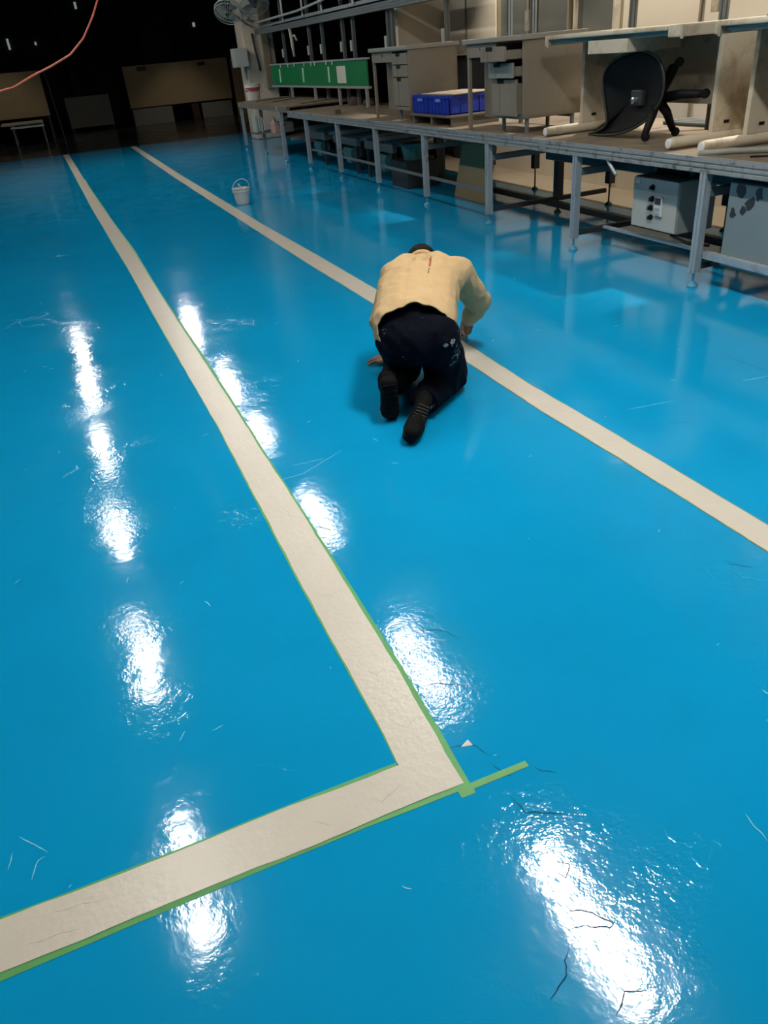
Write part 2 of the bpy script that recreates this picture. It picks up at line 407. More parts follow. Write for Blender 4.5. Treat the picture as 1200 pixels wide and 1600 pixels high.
def marks(lines, w, z, amp, name, mat, par=None):
    b = MB()
    for ln in lines:
        pts = []
        for (x0, y0), (x1, y1) in zip(ln, ln[1:]):
            n = max(2, int(math.hypot(x1 - x0, y1 - y0) / .008))
            for k in range(n): t = k / n; pts.append(V((x0 + (x1 - x0) * t, y0 + (y1 - y0) * t, z)))
        pts.append(V((*ln[-1], z)))
        pts = [p + V((mnoise.noise(p * 40) * amp, mnoise.noise(p * 40 + V((9, 4, 2))) * amp, 0)) for p in pts]
        vs, fs = [], []
        for i, p in enumerate(pts):
            d = (pts[min(i + 1, len(pts) - 1)] - pts[max(0, i - 1)]).normalized(); s = V((-d.y, d.x, 0))
            t = i / (len(pts) - 1); ww = w * (min(1, 4 * t, 4 * (1 - t)) * .8 + .2) * (.7 + .6 * abs(mnoise.noise(p * 90)))
            vs += [p - s * ww, p + s * ww]
            if i: fs.append((2 * i - 2, 2 * i - 1, 2 * i + 1, 2 * i))
        b.add(vs, fs)
    return b.build(name, mat, par or FL)
cracks = [[[0.602, 1.009], [0.611, 0.953], [0.66, 0.929], [0.7, 0.9]], [[0.558, 0.753], [0.572, 0.72], [0.607, 0.699], [0.628, 0.665], [0.615, 0.657], [0.58, 0.681], [0.542, 0.691]], [[0.528, 0.659], [0.503, 0.644], [0.495, 0.616], [0.461, 0.601], [0.439, 0.592]], [[0.531, 0.521], [0.571, 0.55], [0.611, 0.538]], [[0.54, 1.198], [0.597, 1.176], [0.615, 1.129]], [[0.694, 1.051], [0.733, 1.015]], [[0.651, 1.643], [0.719, 1.607], [0.752, 1.547]], [[0.571, 2.366], [0.609, 2.294]], [[0.57, 1.422], [0.621, 1.407], [0.686, 1.363]], [[1.665, 1.48], [1.73, 1.412]], [[2.213, 2.391], [2.298, 2.329]], [[2.969, 2.88], [2.984, 2.599]], [[-0.338, 3.052], [-0.312, 3.061]], [[0.603, 0.824], [0.627, 0.805], [0.603, 0.781], [0.591, 0.803]], [[0.61, 1.103], [0.632, 1.05]]]
marks(cracks, .0014, .0009, .006, 'crack', M['crack'])
marks([[(.447, 1.545), (.47, 1.52), (.50, 1.53)], [(.43, 1.97), (.46, 1.93), (.52, 1.94)], [(.40, 1.15), (.33, 1.12), (.30, 1.135)], [(.20, 1.11), (.17, 1.14)], [(-.30, 1.16), (-.42, 1.17)], [(-.35, 1.11), (-.46, 1.12)], [(.47, 2.6), (.50, 2.5), (.49, 2.42)], [(.44, 1.34), (.47, 1.30), (.51, 1.33)]], .0006, .0034, .009, 'crack', mk('paint crack', (.34, .30, .25), .7, spec=.1), LN)
scr = [[[-0.477, 1.408], [-0.414, 1.333]], [[-0.449, 1.275], [-0.435, 1.32], [-0.421, 1.325]], [[-0.5, 1.325], [-0.49, 1.369]], [[1.036, 0.738], [1.031, 0.67]], [[2.148, 2.594], [2.389, 2.559]], [[0.621, 2.878], [0.778, 2.866]], [[0.494, 2.778], [0.649, 2.782], [0.866, 2.905]], [[2.8, 2.574], [2.936, 2.551]]]
for _ in range(95):
    x = random.uniform(-.6, 3.0); y = random.uniform(.8, 7.); a = random.uniform(0, PI); l = random.uniform(.005, .04)
    scr.append([[x, y], [x + l * math.cos(a), y + l * math.sin(a)]])
marks(scr, .0011, .0007, .004, 'scratch', M['scratch'])
MB().add([(.566, 1.186, .001), (.592, 1.199, .001), (.595, 1.178, .001)], [(0, 1, 2)]).build('scratch', M['white'], FL)

# ------------------------------------------------------------------ lamps under the ceiling (outside the frame)
LM = {}
def lamp(x, y, label, power, z=3.4):
    if power not in LM: LM[power] = mk('lamp diffuser', (1., .965, .90), .5, var=0., emit=power)
    t = thing('fluorescent_lamp', label, 'lamp', (x, y, z), 'fluorescent lamps in rows over the lane')
    MB().box((x - .11, y - .56, z + .005), (x + .11, y + .56, z + .04), .004).box((x - .05, y - .54, z + .035), (x + .05, y + .54, z + .10), .004).build('housing', M['housing'], t)
    MB().box((x - .088, y - .54, z - .025), (x + .088, y + .54, z + .005), .008).build('diffuser', LM[power], t)
    for dy in (-.4, .4): MB().tube([(x, y + dy, z + .09), (x, y + dy, 5.41)], .006, 6).build('cable', M['steel_dark'], t)
names = ['first (added)', 'second', 'third', 'fourth', 'fifth', 'sixth', 'seventh']
for i, (y, p) in enumerate(((1.1, 20), (3.68, 42), (6.25, 34), (8.8, 26), (11.5, 30), (14.4, 34), (16.9, 30))): lamp(-.40, y, f'white tube lamp, {names[i]} from the camera end of the row left of the L line', p)  # nearest lamp is added out of view to lift the near floor
for i, (y, p) in enumerate(((-.33, 45), (2.25, 158), (4.86, 52), (7.9, 32), (10.8, 30), (13.0, 50), (16.8, 80))): lamp(1.93, y, f'white tube lamp, {names[i]} from the camera end of the row over the straight line', p)  # lamp behind the camera is added, unseen, to brighten the floor there
def fill_lamp(x, y, label, P):  # added unseen spot; its hood keeps the reflection off the blue floor
    t = thing('added_lamp', label, 'lamp', (x, y, 3.7), 'hooded fill lamps added out of view')
    MB().lathe((x, y, 3.62), [(.20, 0), (.21, 0), (.09, .22), (.05, .25), (.05, .3), (.04, .3), (.04, .24), (.08, .21)], 24, closed=True).build('added_shade', M['steel_dark'], t, smooth=True)
    MB().tube([(x, y, 3.9), (x, y, 5.41)], .008, 6).build('cable', M['steel_dark'], t)
    l = bpy.data.lights.new('fill_spot', 'SPOT'); l.energy = P; l.spot_size = math.radians(76); l.spot_blend = .6; l.shadow_soft_size = .04; l.color = (1., .93, .82)
    lo = bpy.data.objects.new('fill_spot', l); COL.objects.link(lo); lo.parent = t; lo.location = (0, 0, 0)
fill_lamp(5.15, 4.6, 'added unseen hooded lamp behind the platform, nearest of three', 560)  # these three are added to brighten the partition and bare floor strip
fill_lamp(5.15, 6.9, 'added unseen hooded lamp behind the platform, middle of three', 560)
fill_lamp(5.15, 9.2, 'added unseen hooded lamp behind the platform, farthest of three', 560)
fill_lamp(4.5, 26.9, 'added unseen hooded lamp above the wide brown board at the far end', 62)  # this one and the next are added to lift the dim far boards
fill_lamp(-.6, 25.9, 'added unseen hooded lamp above the low bench at the far left', 40)
w = bpy.data.worlds.new('world'); SC.world = w; w.use_nodes = True
w.node_tree.nodes['Background'].inputs[0].default_value = (.6, .75, 1., 1); w.node_tree.nodes['Background'].inputs[1].default_value = .02

# ------------------------------------------------------------------ aluminium work platform
def profile_post(x, y, z0, z1, s=.05):
    """slotted square extrusion: a core with four pairs of lips"""
    h = s / 2; b = MB(); b.box((x - h * .7, y - h * .7, z0), (x + h * .7, y + h * .7, z1))
    for sx in (-1, 1):
        for sy in (-1, 1):
            b.box((x + sx * h, y + sy * h, z0), (x + sx * h * .28, y + sy * h * .28, z1), .002)
    return b
def level_foot(x, y, ztop, leg, mat=None):
    MB().lathe((x, y, 0), [(.036, 0), (.036, .008), (.028, .018), (.012, .032), (.008, .036), (.008, ztop)], 18).build('leveling_foot', mat or M['steel_dark'], leg, smooth=False)
def rail(x0, x1, y0, y1, z0, z1):
    b = MB(); b.box((x0 + .006, y0, z0), (x1, y1, z1)); n = 3; h = (z1 - z0)
    for k, (a, c) in enumerate(((0, .26), (.36, .58), (.68, 1.))): b.box((x0, y0, z0 + h * a), (x0 + .02, y1, z0 + h * c), .002)
    return b
def platform(label, y0, y1, posts, zt, mat_rail, cross, rear):
    t = thing('assembly_platform', label, 'platform', (4.35, (y0 + y1) / 2, 0))
    b = MB(); n = max(2, int((y1 - y0) / 1.5))
    for k in range(n):
        a = y0 + (y1 - y0) * k / n; c = y0 + (y1 - y0) * (k + 1) / n
        b.box((3.70, a + .003, zt - .022), (5.06, c - .003, zt + random.uniform(-.002, .002)), .003)
    b.build('deck', M['deck'], t)
    rail(3.672, 3.72, y0, y1, zt - .088, zt - .001).build('front_rail', mat_rail, t)
    MB().box((5.02, y0, zt - .09), (5.07, y1, zt - .022), .003).build('rear_rail', M['steel_grey'], t)
    MB().box((3.70, y1 - .05, zt - .09), (5.06, y1, zt - .022), .003).build('end_rail', mat_rail, t)
    yy = y0 + .6
    while yy < y1: MB().box((3.668, yy - .05, zt - .078), (3.674, yy + .05, zt - .012), .001).build('joint_plate', M['alu_dirty'], t); yy += 2.74
    for (x, y) in posts:
        l = profile_post(x, y, .09, zt - .088).build('leg', M['alu'], t); level_foot(x, y, .1, l, M['footpaint'])
    for (x, y, z0) in rear:
        l = MB().box((x - .035, y - .035, z0), (x + .035, y + .035, zt - .03), .004).build('leg', M['steel_dark'], t); level_foot(x, y, z0 + .01, l)
    return t
M['footpaint'] = mk('foot splashed with blue paint', (.05, .27, .42), .4, var=.4, vscale=30)
py = [12.227, 10.81, 9.431, 8.04, 6.662, 5.292, 3.94, 2.56]
P = platform('long aluminium framed platform carrying the desks and crates', 2.4, 13.1, [(3.697, y) for y in py], .78, M['alu_dirty'], None,
             [(4.45, 11.9, .11), (4.45, 9.3, .11), (4.45, 6.66, .128), (5.0, 7.95, .22), (5.0, 6.6, .20), (4.95, 5.0, .2), (4.6, 4.45, .22), (5.0, 11.0, .15), (5.0, 3.2, .2)])
for a, c in zip(py[:4], py[1:5]): MB().box((3.725, c + .03, .265), (3.755, a - .03, .290), .003).build('lower_rail', M['steel_grey'], P)
for a in (((3.72, 2.58, .18), (3.76, 3.91, .225)), ((3.90, 3.97, .15), (3.93, 5.2, .17))): MB().box(*a, .003).build('lower_rail', M['alu'], P)
MB().box((4.43, 2.5, .045), (4.49, 9.3, .10), .004).build('rear_floor_rail', M['steel_dark'], P)
for y in (6.662, 5.292, 3.94): MB().box((3.72, y - .02, .11), (5.0, y + .02, .15), .004).build('cross_beam', M['steel_dark'], P)
for y in py: MB().box((3.72, y - .022, .55), (5.02, y + .022, .60), .004).build('cross_beam', M['steel_grey'], P)
MB().box((4.0, 3.0, .56), (4.9, 6.2, .68), .01).build('underframe', M['steel_dark'], P)
MB().box((4.2, 6.5, .60), (4.75, 7.3, .69), .01).build('underframe', M['steel_grey'], P)
MB().tube([(3.70, 4.94, .70), (3.69, 4.88, .66), (3.70, 4.82, .60)], .012, 8).build('bracket', M['alu'], P)
P2 = platform('worn far end section of the platform by the cream column', 13.1, 16.5, [(3.697, 16.40), (3.80, 15.31), (3.697, 13.602)], .84, M['plank'], None, [(4.9, 16.2, .1), (4.9, 14.2, .1)])
for y in (13.3, 15.4): MB().box((3.75, y, .33), (4.9, y + .05, .38), .004).build('cross_beam', M['steel_grey'], P2)

# ------------------------------------------------------------------ machinery stored below the platform
def roller_unit(y, label):
    t = thing('roller_unit', label, 'conveyor', (4.4, y, 0), 'roller units under the far half of the platform')
    for x in (4.05, 4.75):
        MB().box((x - .03, y - .5, .36), (x + .03, y + .5, .46), .006).build('side_rail', M['steel_grey'], t)
        for dy in (-.42, .42): MB().box((x - .022, y + dy - .022, 0), (x + .022, y + dy + .022, .37), .003).build('leg', M['steel_dark'], t)
    for k in range(6): MB().tube([(4.03, y - .42 + k * .17, .455), (4.77, y - .42 + k * .17, .455)], .038, 12).build('roller', M['alu'], t, smooth=True)
    MB().tube([(4.15, y - .1, .24), (4.15, y + .25, .24)], .085, 16).box((4.09, y - .02, .1), (4.21, y + .18, .18), .01).build('motor', M['teal'], t, smooth=False)
roller_unit(12.9, 'grey roller unit below the platform under the far part of the green board')
roller_unit(11.5, 'grey roller unit below the platform under the near end of the green board')
roller_unit(10.2, 'grey roller unit below the platform under the desk with closed drawers')
t = thing('storage_bin', 'teal plastic bin under the platform below the blue crates', 'bin', (4.2, 9.45, .30))
MB().lathe((4.2, 9.45, .30), [(.13, 0), (.16, .16), (.172, .165), (.172, .185), (.155, .185), (.12, .02)], 24).build('bin_body', M['teal'], t, smooth=False)
MB().box((3.98, 9.2, 0), (4.4, 9.7, .30), .01).build('stand', M['steel_dark'], t)
o = MB().box((4.16, 7.56, 0), (4.18, 8.3, .56), .004, Matrix.Rotation(math.radians(12), 3, 'Y'), (4.16, 8, 0)).build('board', M['brownboard'], None); tag(o, 'tan board leaning under the platform below the second desk', 'board')

# control boxes hanging under the platform
t = thing('control_box', 'pale electrical control box with knobs under the platform', 'control box', (4.0, 4.57, .24))
MB().box((3.86, 4.33, .24), (4.17, 4.80, .58), .006).build('enclosure', M['ctrl_top'], t)
MB().box((3.845, 4.335, .245), (3.862, 4.795, .575), .004).build('door', M['ctrl'], t)
MB().box((3.842, 4.337, .49), (3.846, 4.793, .573), .001).build('header_panel', M['ctrl_top'], t)
MB().box((3.838, 4.69, .513), (3.843, 4.735, .522), .001).box((3.839, 4.725, .535), (3.843, 4.77, .557), .001).build('label_plate', M['alu'], t)
for y, z in ((4.585, .522), (4.585, .447), (4.59, .388), (4.583, .325)):
    k = MB().lathe((3.846, y, z), [(.02, 0), (.02, .008), (.014, .010), (.013, .03), (.009, .034)], 18, (-1, 0, 0)).build('knob', M['black'], t)
    MB().box((3.806, y - .003, z - .012), (3.815, y + .003, z + .012), .001).build('pointer', M['steel_grey'], k)
k = MB().box((3.826, 4.468, .342), (3.846, 4.537, .472), .006).build('meter', M['white'], t)
MB().box((3.822, 4.475, .42), (3.828, 4.53, .462), .002).build('screen', M['steel_dark'], k)
MB().box((3.822, 4.48, .35), (3.828, 4.525, .37), .001).box((3.822, 4.48, .38), (3.828, 4.525, .40), .001).build('keypad', M['alu'], k)
MB().tube([(3.9, 4.42, .245), (3.88, 4.40, .225), (3.87, 4.3, .215), (3.87, 4.2, .20), (3.9, 4.05, .21)], .009, 8).build('cable', M['black'], t, smooth=True)
for y in (4.38, 4.74): MB().box((3.98, y - .015, .575), (4.03, y + .015, .69), .002).build('hanger', M['steel_grey'], t)
t = thing('control_box', 'blue-grey metal cabinet with peeling paint under the platform edge', 'control box', (3.95, 3.45, .15))
MB().box((3.765, 3.0, .15), (4.15, 3.80, .655), .006).build('enclosure', M['peel'], t)
MB().box((3.752, 3.01, .16), (3.768, 3.79, .648), .004).build('door', M['peel'], t)
MB().lathe((3.752, 3.08, .42), [(.018, 0), (.018, .01), (.01, .012), (.01, .03)], 16, (-1, 0, 0)).build('knob', M['black'], t)
b = MB()
for cy, cz, n_, s_ in ((3.70, .60, 9, .055), (3.62, .54, 8, .05), (3.74, .47, 6, .035), (3.66, .50, 6, .04), (3.56, .60, 6, .04)):
    pts = []
    for k in range(12):
        a = 2 * PI * k / 12; rr = s_ * (.55 + .6 * random.random()); pts.append((3.7512, cy + rr * .8 * math.cos(a), cz + rr * math.sin(a)))
    pts = [(x, y, min(z, .645)) for x, y, z in pts]
    b.add(pts, [tuple(range(12))])
b.build('peeled_patch', M['steel_dark'], t)
for y in (3.1, 3.7): MB().box((3.98, y - .015, .65), (4.03, y + .015, .69), .002).build('hanger', M['steel_grey'], t)

# boxes beneath the far end
t = thing('toolbox', 'small pinkish box under the far end of the platform', 'box', (3.97, 14.3, .36))
MB().box((3.76, 14.3, .39), (4.1, 14.6, .56), .01).build('box_body', mk('dusty pink metal', (.42, .25, .19), .6), t)
MB().box((3.90, 14.29, .50), (3.95, 14.302, .52), .002).build('latch', M['steel_dark'], t)
for k in range(3):
    o = MB().lathe((3.80 + k * .11, 14.45, .56), [(.03, 0), (.032, .05), (.02, .06), (.02, .075)], 14).build('small_jar', M['white'], None)
    tag(o, 'small white jar on the pinkish box under the platform', 'jar', 'white jars on the pinkish box')
t = thing('sheet_stack', 'pale upright boards under the platform end leg', 'boards', (3.7, 14.9, .3))
for k in range(4): MB().box((3.60 + k * .045, 15.0, .39 + .01 * (k % 2)), (3.635 + k * .045, 15.25, .66 - .02 * k), .003).build('board', M['pale'], t)
MB().box((3.57, 14.95, .36), (4.8, 15.3, .39), .004).build('shelf_plate', M['steel_grey'], t)

# ------------------------------------------------------------------ desks
def desk(y0, y1, xf, label, pull, grp='steel office desks on the platform'):
    """pedestal at the near (low Y) end; drawers face -X"""
    xb = xf + .60; zt = 1.505; zd = .78
    t = thing('steel_desk', label, 'desk', ((xf + xb) / 2, (y0 + y1) / 2, zd), grp)
    MB().box((xf - .03, y0 - .02, zt - .038), (xb, y1 + .03, zt), .006).build('desktop', M['desk_top'], t)
    yp = y0 + .46
    # pedestal carcass: side plates, back, bottom, top strip
    b = MB(); b.box((xf, y0, .895), (xb - .02, y0 + .02, zt - .038), .004); b.box((xf, yp - .02, .895), (xb - .02, yp, zt - .038), .004)
    b.box((xb - .04, y0, .895), (xb - .02, yp, zt - .038)); b.box((xf, y0, .895), (xb - .02, yp, .925), .004)
    b.build('pedestal', M['desk'], t)
    # drawers
    zs = ((1.335, 1.452), (1.215, 1.325), (.932, 1.205))
    for i, ((z0, z1), (pl, ml, drop)) in enumerate(zip(zs, pull)):
        if z1 > 1.4: z1 -= .012
        a = V((xf - pl, y0 + .03, z0 - drop)); c_ = V((xf - pl + .02, yp - .03, z1 - drop))
        d = MB().box(a, c_, .004)
        d.build('drawer', M[ml], t); dr = bpy.context.scene.collection.objects[-1]
        dep = .45
        bb = MB()
        bb.box((a.x + .02, y0 + .045, z0 + .01 - drop), (a.x + dep, y0 + .055, z1 - .03 - drop)); bb.box((a.x + .02, yp - .055, z0 + .01 - drop), (a.x + dep, yp - .045, z1 - .03 - drop))
        bb.box((a.x + .02, y0 + .045, z0 + .01 - drop), (a.x + dep, yp - .045, z0 + .018 - drop))
        bb.build('drawer_tray', M['desk'], dr)
        ym = (y0 + yp) / 2 + .05
        MB().box((a.x - .002, ym - .055, z1 - .03 - drop), (a.x + .004, ym + .055, z1 + .001 - drop), .001).build('handle_notch', M['black'], dr)
        MB().box((a.x - .001, ym - .002 + .02, z0 + .004 - drop), (a.x + .003, ym + .002 + .02, z1 - .01 - drop)).build('seam', M['groove'], dr)
    MB().box((xf + .006, y0 + .012, 1.455), (xf + .02, yp, 1.467), .001).box((xf, yp, 1.36), (xf + .018, y1 - .01, zt - .038), .003).build('front_apron', M['desk'], t)
    k = MB().lathe((xf, yp + .26, 1.425), [(.012, 0), (.012, .004), (.004, .006), (.004, .008)], 14, (-1, 0, 0)).build('lock', M['steel_dark'], t)
    MB().box((xf + .17, yp, .87), (xf + .185, y1 - .02, 1.46), .002).build('modesty_panel', M['desk'], t)
    MB().box((xf, y1 - .02, 1.36), (xb - .02, y1, zt - .038), .003).build('side_apron', M['desk'], t)
    for x in (xf + .005, xb - .05): MB().box((x, y1 - .035, zd), (x + .03, y1, 1.36), .003).build('leg', M['desk'], t)
    for x in (xf + .06, xb - .09):
        for y in (y0 + .03, yp - .05): MB().tube([(x, y, zd), (x, y, .897)], .018, 12).build('foot', M['steel_grey'], t)
    MB().box((xb - .05, y0 + .1, .86), (xb - .03, y1, .90), .002).build('stretcher', M['desk'], t)
    return t
desk(8.575, 9.62, 3.80, 'grey steel desk with closed drawers beside the blue crates', ((.0, 'desk', 0), (.0, 'desk', 0), (.0, 'desk', 0)))
desk(6.19, 7.17, 3.76, 'grey steel desk with its drawers pulled out beside the overturned chair', ((.16, 'desk', .005), (.085, 'desk_green', .01), (.05, 'desk', .012)))

# ------------------------------------------------------------------ crates on a low wooden stand
t = thing('wooden_stand', 'low dark wooden stand under the blue crates', 'stand', (4.0, 8.0, .78))
MB().box((3.76, 7.52, .855), (4.32, 8.50, .876), .003).build('stand_top', M['wood_dark'], t)
for y in (7.55, 8.01, 8.46): MB().box((3.775, y - .02, .78), (4.30, y + .02, .856), .002).build('support', M['wood_dark'], t)
def crate(y0, y1, label):
    x0, x1, z0, z1 = 3.79, 4.27, .877, 1.052
    t = thing('blue_crate', label, 'crate', ((x0 + x1) / 2, (y0 + y1) / 2, z0), 'blue plastic crates on the wooden stand')
    b = MB(); w_ = .012
    b.box((x0, y0, z0), (x1, y1, z0 + .012)); b.box((x0, y0, z0), (x0 + w_, y1, z1), .002); b.box((x1 - w_, y0, z0), (x1, y1, z1), .002)
    b.box((x0, y0, z0), (x1, y0 + w_, z1), .002); b.box((x0, y1 - w_, z0), (x1, y1, z1), .002)
    b.build('crate_body', M['blue_crate'], t)
    b = MB()
    for a, c in (((x0 - .012, y0 - .01, z1 - .028), (x1 + .012, y0 + .002, z1)), ((x0 - .012, y1 - .002, z1 - .028), (x1 + .012, y1 + .008, z1)), ((x0 - .012, y0 - .01, z1 - .028), (x0 + .002, y1 + .008, z1)), ((x1 - .002, y0 - .01, z1 - .028), (x1 + .012, y1 + .008, z1))): b.box(a, c, .002)
    b.build('rim', M['blue_crate'], t)
    b = MB(); n = max(4, int((y1 - y0) / .075))
    for k in range(n + 1):
        y = y0 + .012 + (y1 - y0 - .024) * k / n
        b.box((x0 - .010, y - .006, z0 + .005), (x0 + .002, y + .006, z1 - .025), .002)
    for k in range(5): x = x0 + .03 + (x1 - x0 - .06) * k / 4; b.box((x - .006, y0 - .008, z0 + .005), (x + .006, y0 + .002, z1 - .025), .002)
    b.build('rib', M['blue_crate'], t)
    ym = (y0 + y1) / 2
    MB().box((x0 - .013, ym - .055, z1 - .06), (x0 - .002, ym + .055, z1 - .032), .002).build('label_plate', M['blue_label'], t)
crate(8.11, 8.47, 'blue plastic crate at the far end of the wooden stand')
crate(7.62, 8.09, 'blue plastic crate at the near end of the wooden stand')
o = MB().box((3.80, 7.60, 1.053), (4.30, 8.25, 1.063), .002, Matrix.Rotation(math.radians(4), 3, 'Z')).build('cardboard_sheet', M['card'], None); tag(o, 'flat brown cardboard sheet lying on the blue crates', 'cardboard')

# ------------------------------------------------------------------ cream laminate tables with T feet
def table(y0, y1, label, legs, box_front=None):
    zt = 1.478
    t = thing('laminate_table', label, 'table', (4.15, (y0 + y1) / 2, .78), 'cream laminate tables standing end to end')
    MB().box((3.775, y0 + .07, zt - .028), (4.55, y1 - .02, zt), .012, seg=4).build('tabletop', M['cream'], t)
    MB().box((3.83, y0 + .07, zt - .055), (4.5, y1 - .03, zt - .03), .003).build('top_frame', M['ctrl_top'], t)
    # moulded end caps
    for ya, yb in ((y0 - .07, y0 + .07), (y1 - .02, y1 + .03)):
        b = MB().box((3.785, ya, zt - .066), (4.58, yb, zt + .002), .008); b.tube([(3.783, ya + .006, zt - .075), (3.783, ya + .006, zt)], .010, 8)
        b.build('end_cap', M['cream'], t)
    for y in legs:
        MB().box((4.10, y - .018, .85), (4.42, y + .018, zt - .05), .006).build('leg_panel', M['cream'], t)
        f = MB(); f.cap((3.80, y, .818), .036, (4.56, y, .818), .036).build('foot', M['cream'], t, smooth=True)
        MB().lathe((3.768, y, .818), [(.03, 0), (.03, .003), (.022, .006), (.012, .007)], 20, (-1, 0, 0)).build('foot_cap', M['white'], bpy.context.scene.collection.objects[-1])
        MB().box((4.19, y - .0195, .895), (4.235, y - .017, .915)).build('cable_hole', M['black'], t)
    MB().box((4.40, min(legs) + .02, .98), (4.42, max(legs) - .02, zt - .05), .003).build('modesty_panel', M['cream'], t)
    if box_front:
        MB().box((3.80, box_front[0], 1.342), (4.25, box_front[1], 1.424), .004).build('under_drawer', M['cream'], t)
    return t
table(4.45, 5.89, 'cream laminate table behind the overturned black chair', (5.85, 4.39), (4.93, 5.375))
table(2.72, 4.09, 'cream laminate table cut off by the right side of the photo', (4.09, 2.8))
o = MB()
for k in range(9):
    a = k * .7; o.tube([(4.0 + .02 * k + .05 * math.cos(a + j), 3.86 + .012 * j + .03 * math.sin(a * 2 + j), 1.486 + .004 * (k % 3)) for j in range(6)], .006, 6)
o = o.build('cable_bundle', M['ctrl_top'], None, smooth=True); tag(o, 'small tangle of grey-green cable lying on the nearer cream table', 'cable')

# ------------------------------------------------------------------ overturned office chair
t = thing('office_chair', 'black office chair lying on its side on the platform', 'chair', (4.0, 5.0, .78))
# seat shell: a curved dished sheet with thickness (its underside faces the lane), standing on edge
out = [(y - 5.0, z) for y, z in ((5.581, .79), (5.54, .785), (5.313, .80), (5.199, .815), (5.056, .85), (4.922, .906), (4.817, .982), (4.752, 1.069), (4.742, 1.164), (4.767, 1.239), (4.821, 1.296), (4.918, 1.332), (5.034, 1.343), (5.192, 1.32), (5.333, 1.272), (5.402, 1.203), (5.414, 1.103), (5.386, .997), (5.36, .911), (5.371, .863), (5.446, .825), (5.551, .80))]
def shell(thick, scale, xo):
    # fan of rings from the outline to its centre, dished along X
    cy = sum(p[0] for p in out) / len(out); cz = sum(p[1] for p in out) / len(out)
    # smooth outline
    ol = []
    n = len(out)
    for i in range(n):
        p0, p1, p2, p3 = (V(out[(i + k - 1) % n]) for k in range(4))
        for j in range(4):
            u = j / 4; ol.append(.5 * ((2 * p1) + (p2 - p0) * u + (2 * p0 - 5 * p1 + 4 * p2 - p3) * u * u + (3 * p1 - p0 - 3 * p2 + p3) * u ** 3))
    b = MB(); R = 8; rings = []
    for side in (0, 1):
        for k in range(R + 1):
            f = 1 - k / R if side == 0 else k / R
            f = max(f, .001); ring = []
            for p in ol:
                y = cy + (p[0] - cy) * f * scale; z = cz + (p[1] - cz) * f * scale
                x = 3.98 + xo + .07 * (1 - f * f) - .05 * (z - cz)
                if side: x = x + thick * (1 - .6 * f ** 4)
                ring.append(b.bm.verts.new((x, 5.0 + y, z)))
            if side == 0: rings.append(ring)
            else: rings.append(ring)
    rings = rings[:R + 1][::-1] + rings[R + 1:][::-1]
    # rings: centre->edge (outer face), edge->centre (inner face)
    for a, c_ in zip(rings, rings[1:]):
        for k in range(len(a)): b.bm.faces.new([a[k], a[(k + 1) % len(a)], c_[(k + 1) % len(a)], c_[k]])
    return b, ol, cy, cz
b, ol, cy, cz = shell(.05, 1., 0.)
b.build('seat_shell', M['black'], t, smooth=True)
rim = [(3.985 - .05 * (p[1] - cz), 5.0 + p[0], max(p[1], .79)) for p in ol]
MB().tube(rim + [rim[0]], .009, 8).build('shell_rim', M['black_trim'], t, smooth=True)
MB().box((4.0, 4.99, 1.0), (4.08, 5.11, 1.10), .01).build('mounting_plate', M['steel_dark'], t)
MB().lathe((4.0, 5.06, 1.035), [(.022, 0), (.022, .02), (.012, .025)], 14, (-1, 0, 0)).build('lever_knob', M['chrome'], t)
hub = V((4.08, 4.915, 1.038))
MB().tube([(4.05, 5.04, 1.05), (4.065, 4.98, 1.045), hub, hub + (hub - V((4.05, 5.04, 1.05))).normalized() * .05], [.03, .03, .042, .042], 14).build('gas_lift', M['black'], t, smooth=True)
# five star base lying on its side, two legs on the deck
tips = [V((4.12, 4.80, 1.245)), V((4.14, 4.55, 1.07)), V((3.87, 4.76, .84)), V((4.22, 4.885, .83)), V((4.28, 5.05, 1.2))]
for tp in tips:
    mid = (hub + tp) / 2 + V((0, -.015, .015))
    l = MB().tube([hub, mid, tp], [.036, .030, .023], 10).build('base_leg', M['black'], t, smooth=True)
    d = (tp - hub).normalized()
    c0 = tp + d * .015 + V((0, -.02, 0)); c0.z = max(c0.z, .812)
    MB().lathe(c0 - V((.014, 0, 0)), [(.012, 0), (.028, .002), (.03, .008), (.03, .02), (.028, .026), (.012, .028)], 18, (1, .3, 0)).tube([tp, c0], .008, 8).build('caster', M['black'], l)

# ------------------------------------------------------------------ bits lying on the deck
def plank(a, c, w_, h, label, m='plank', zt=.78, name='plank', cat='plank'):
    a = V((*a, zt)); c = V((*c, zt)); d = (c - a); ang = math.atan2(d.y, d.x)
    o = MB().box((a.x, a.y - w_ / 2, zt + .001), (a.x + d.length, a.y + w_ / 2, zt + h), .002, Matrix.Rotation(ang, 3, 'Z'), a).build(name, M[m], None); tag(o, label, cat)
plank((3.85, 14.9), (4.55, 15.6), .16, .012, 'thin grey plank lying flat near the far bucket', zt=.84)
plank((3.95, 13.4), (4.9, 13.9), .14, .015, 'grey plank lying across the far deck below the green board', zt=.84)
plank((3.80, 15.9), (4.6, 16.2), .3, .02, 'wide worn board under the cables at the platform end', zt=.84)
plank((3.82, 11.2), (3.90, 11.2), .05, .05, 'small dark wooden block on the deck edge', 'wood_dark', name='wood_block', cat='block')
plank((3.80, 9.0), (3.95, 9.05), .16, .003, 'scrap of white paper on the deck before the crates', 'paper', name='paper_scrap', cat='paper')
plank((3.712, 6.36), (3.78, 6.38), .07, .003, 'torn white paper on the rail below the second desk', 'paper', name='paper_scrap', cat='paper')
o = MB().tube([(3.70, 4.03, .79), (3.85, 3.93, .795), (4.1, 3.7, .795), (4.4, 3.4, .795)], .02, 8).build('hose', M['desk_green'], None, smooth=True); tag(o, 'green-grey hose lying beside the nearest table foot', 'hose')
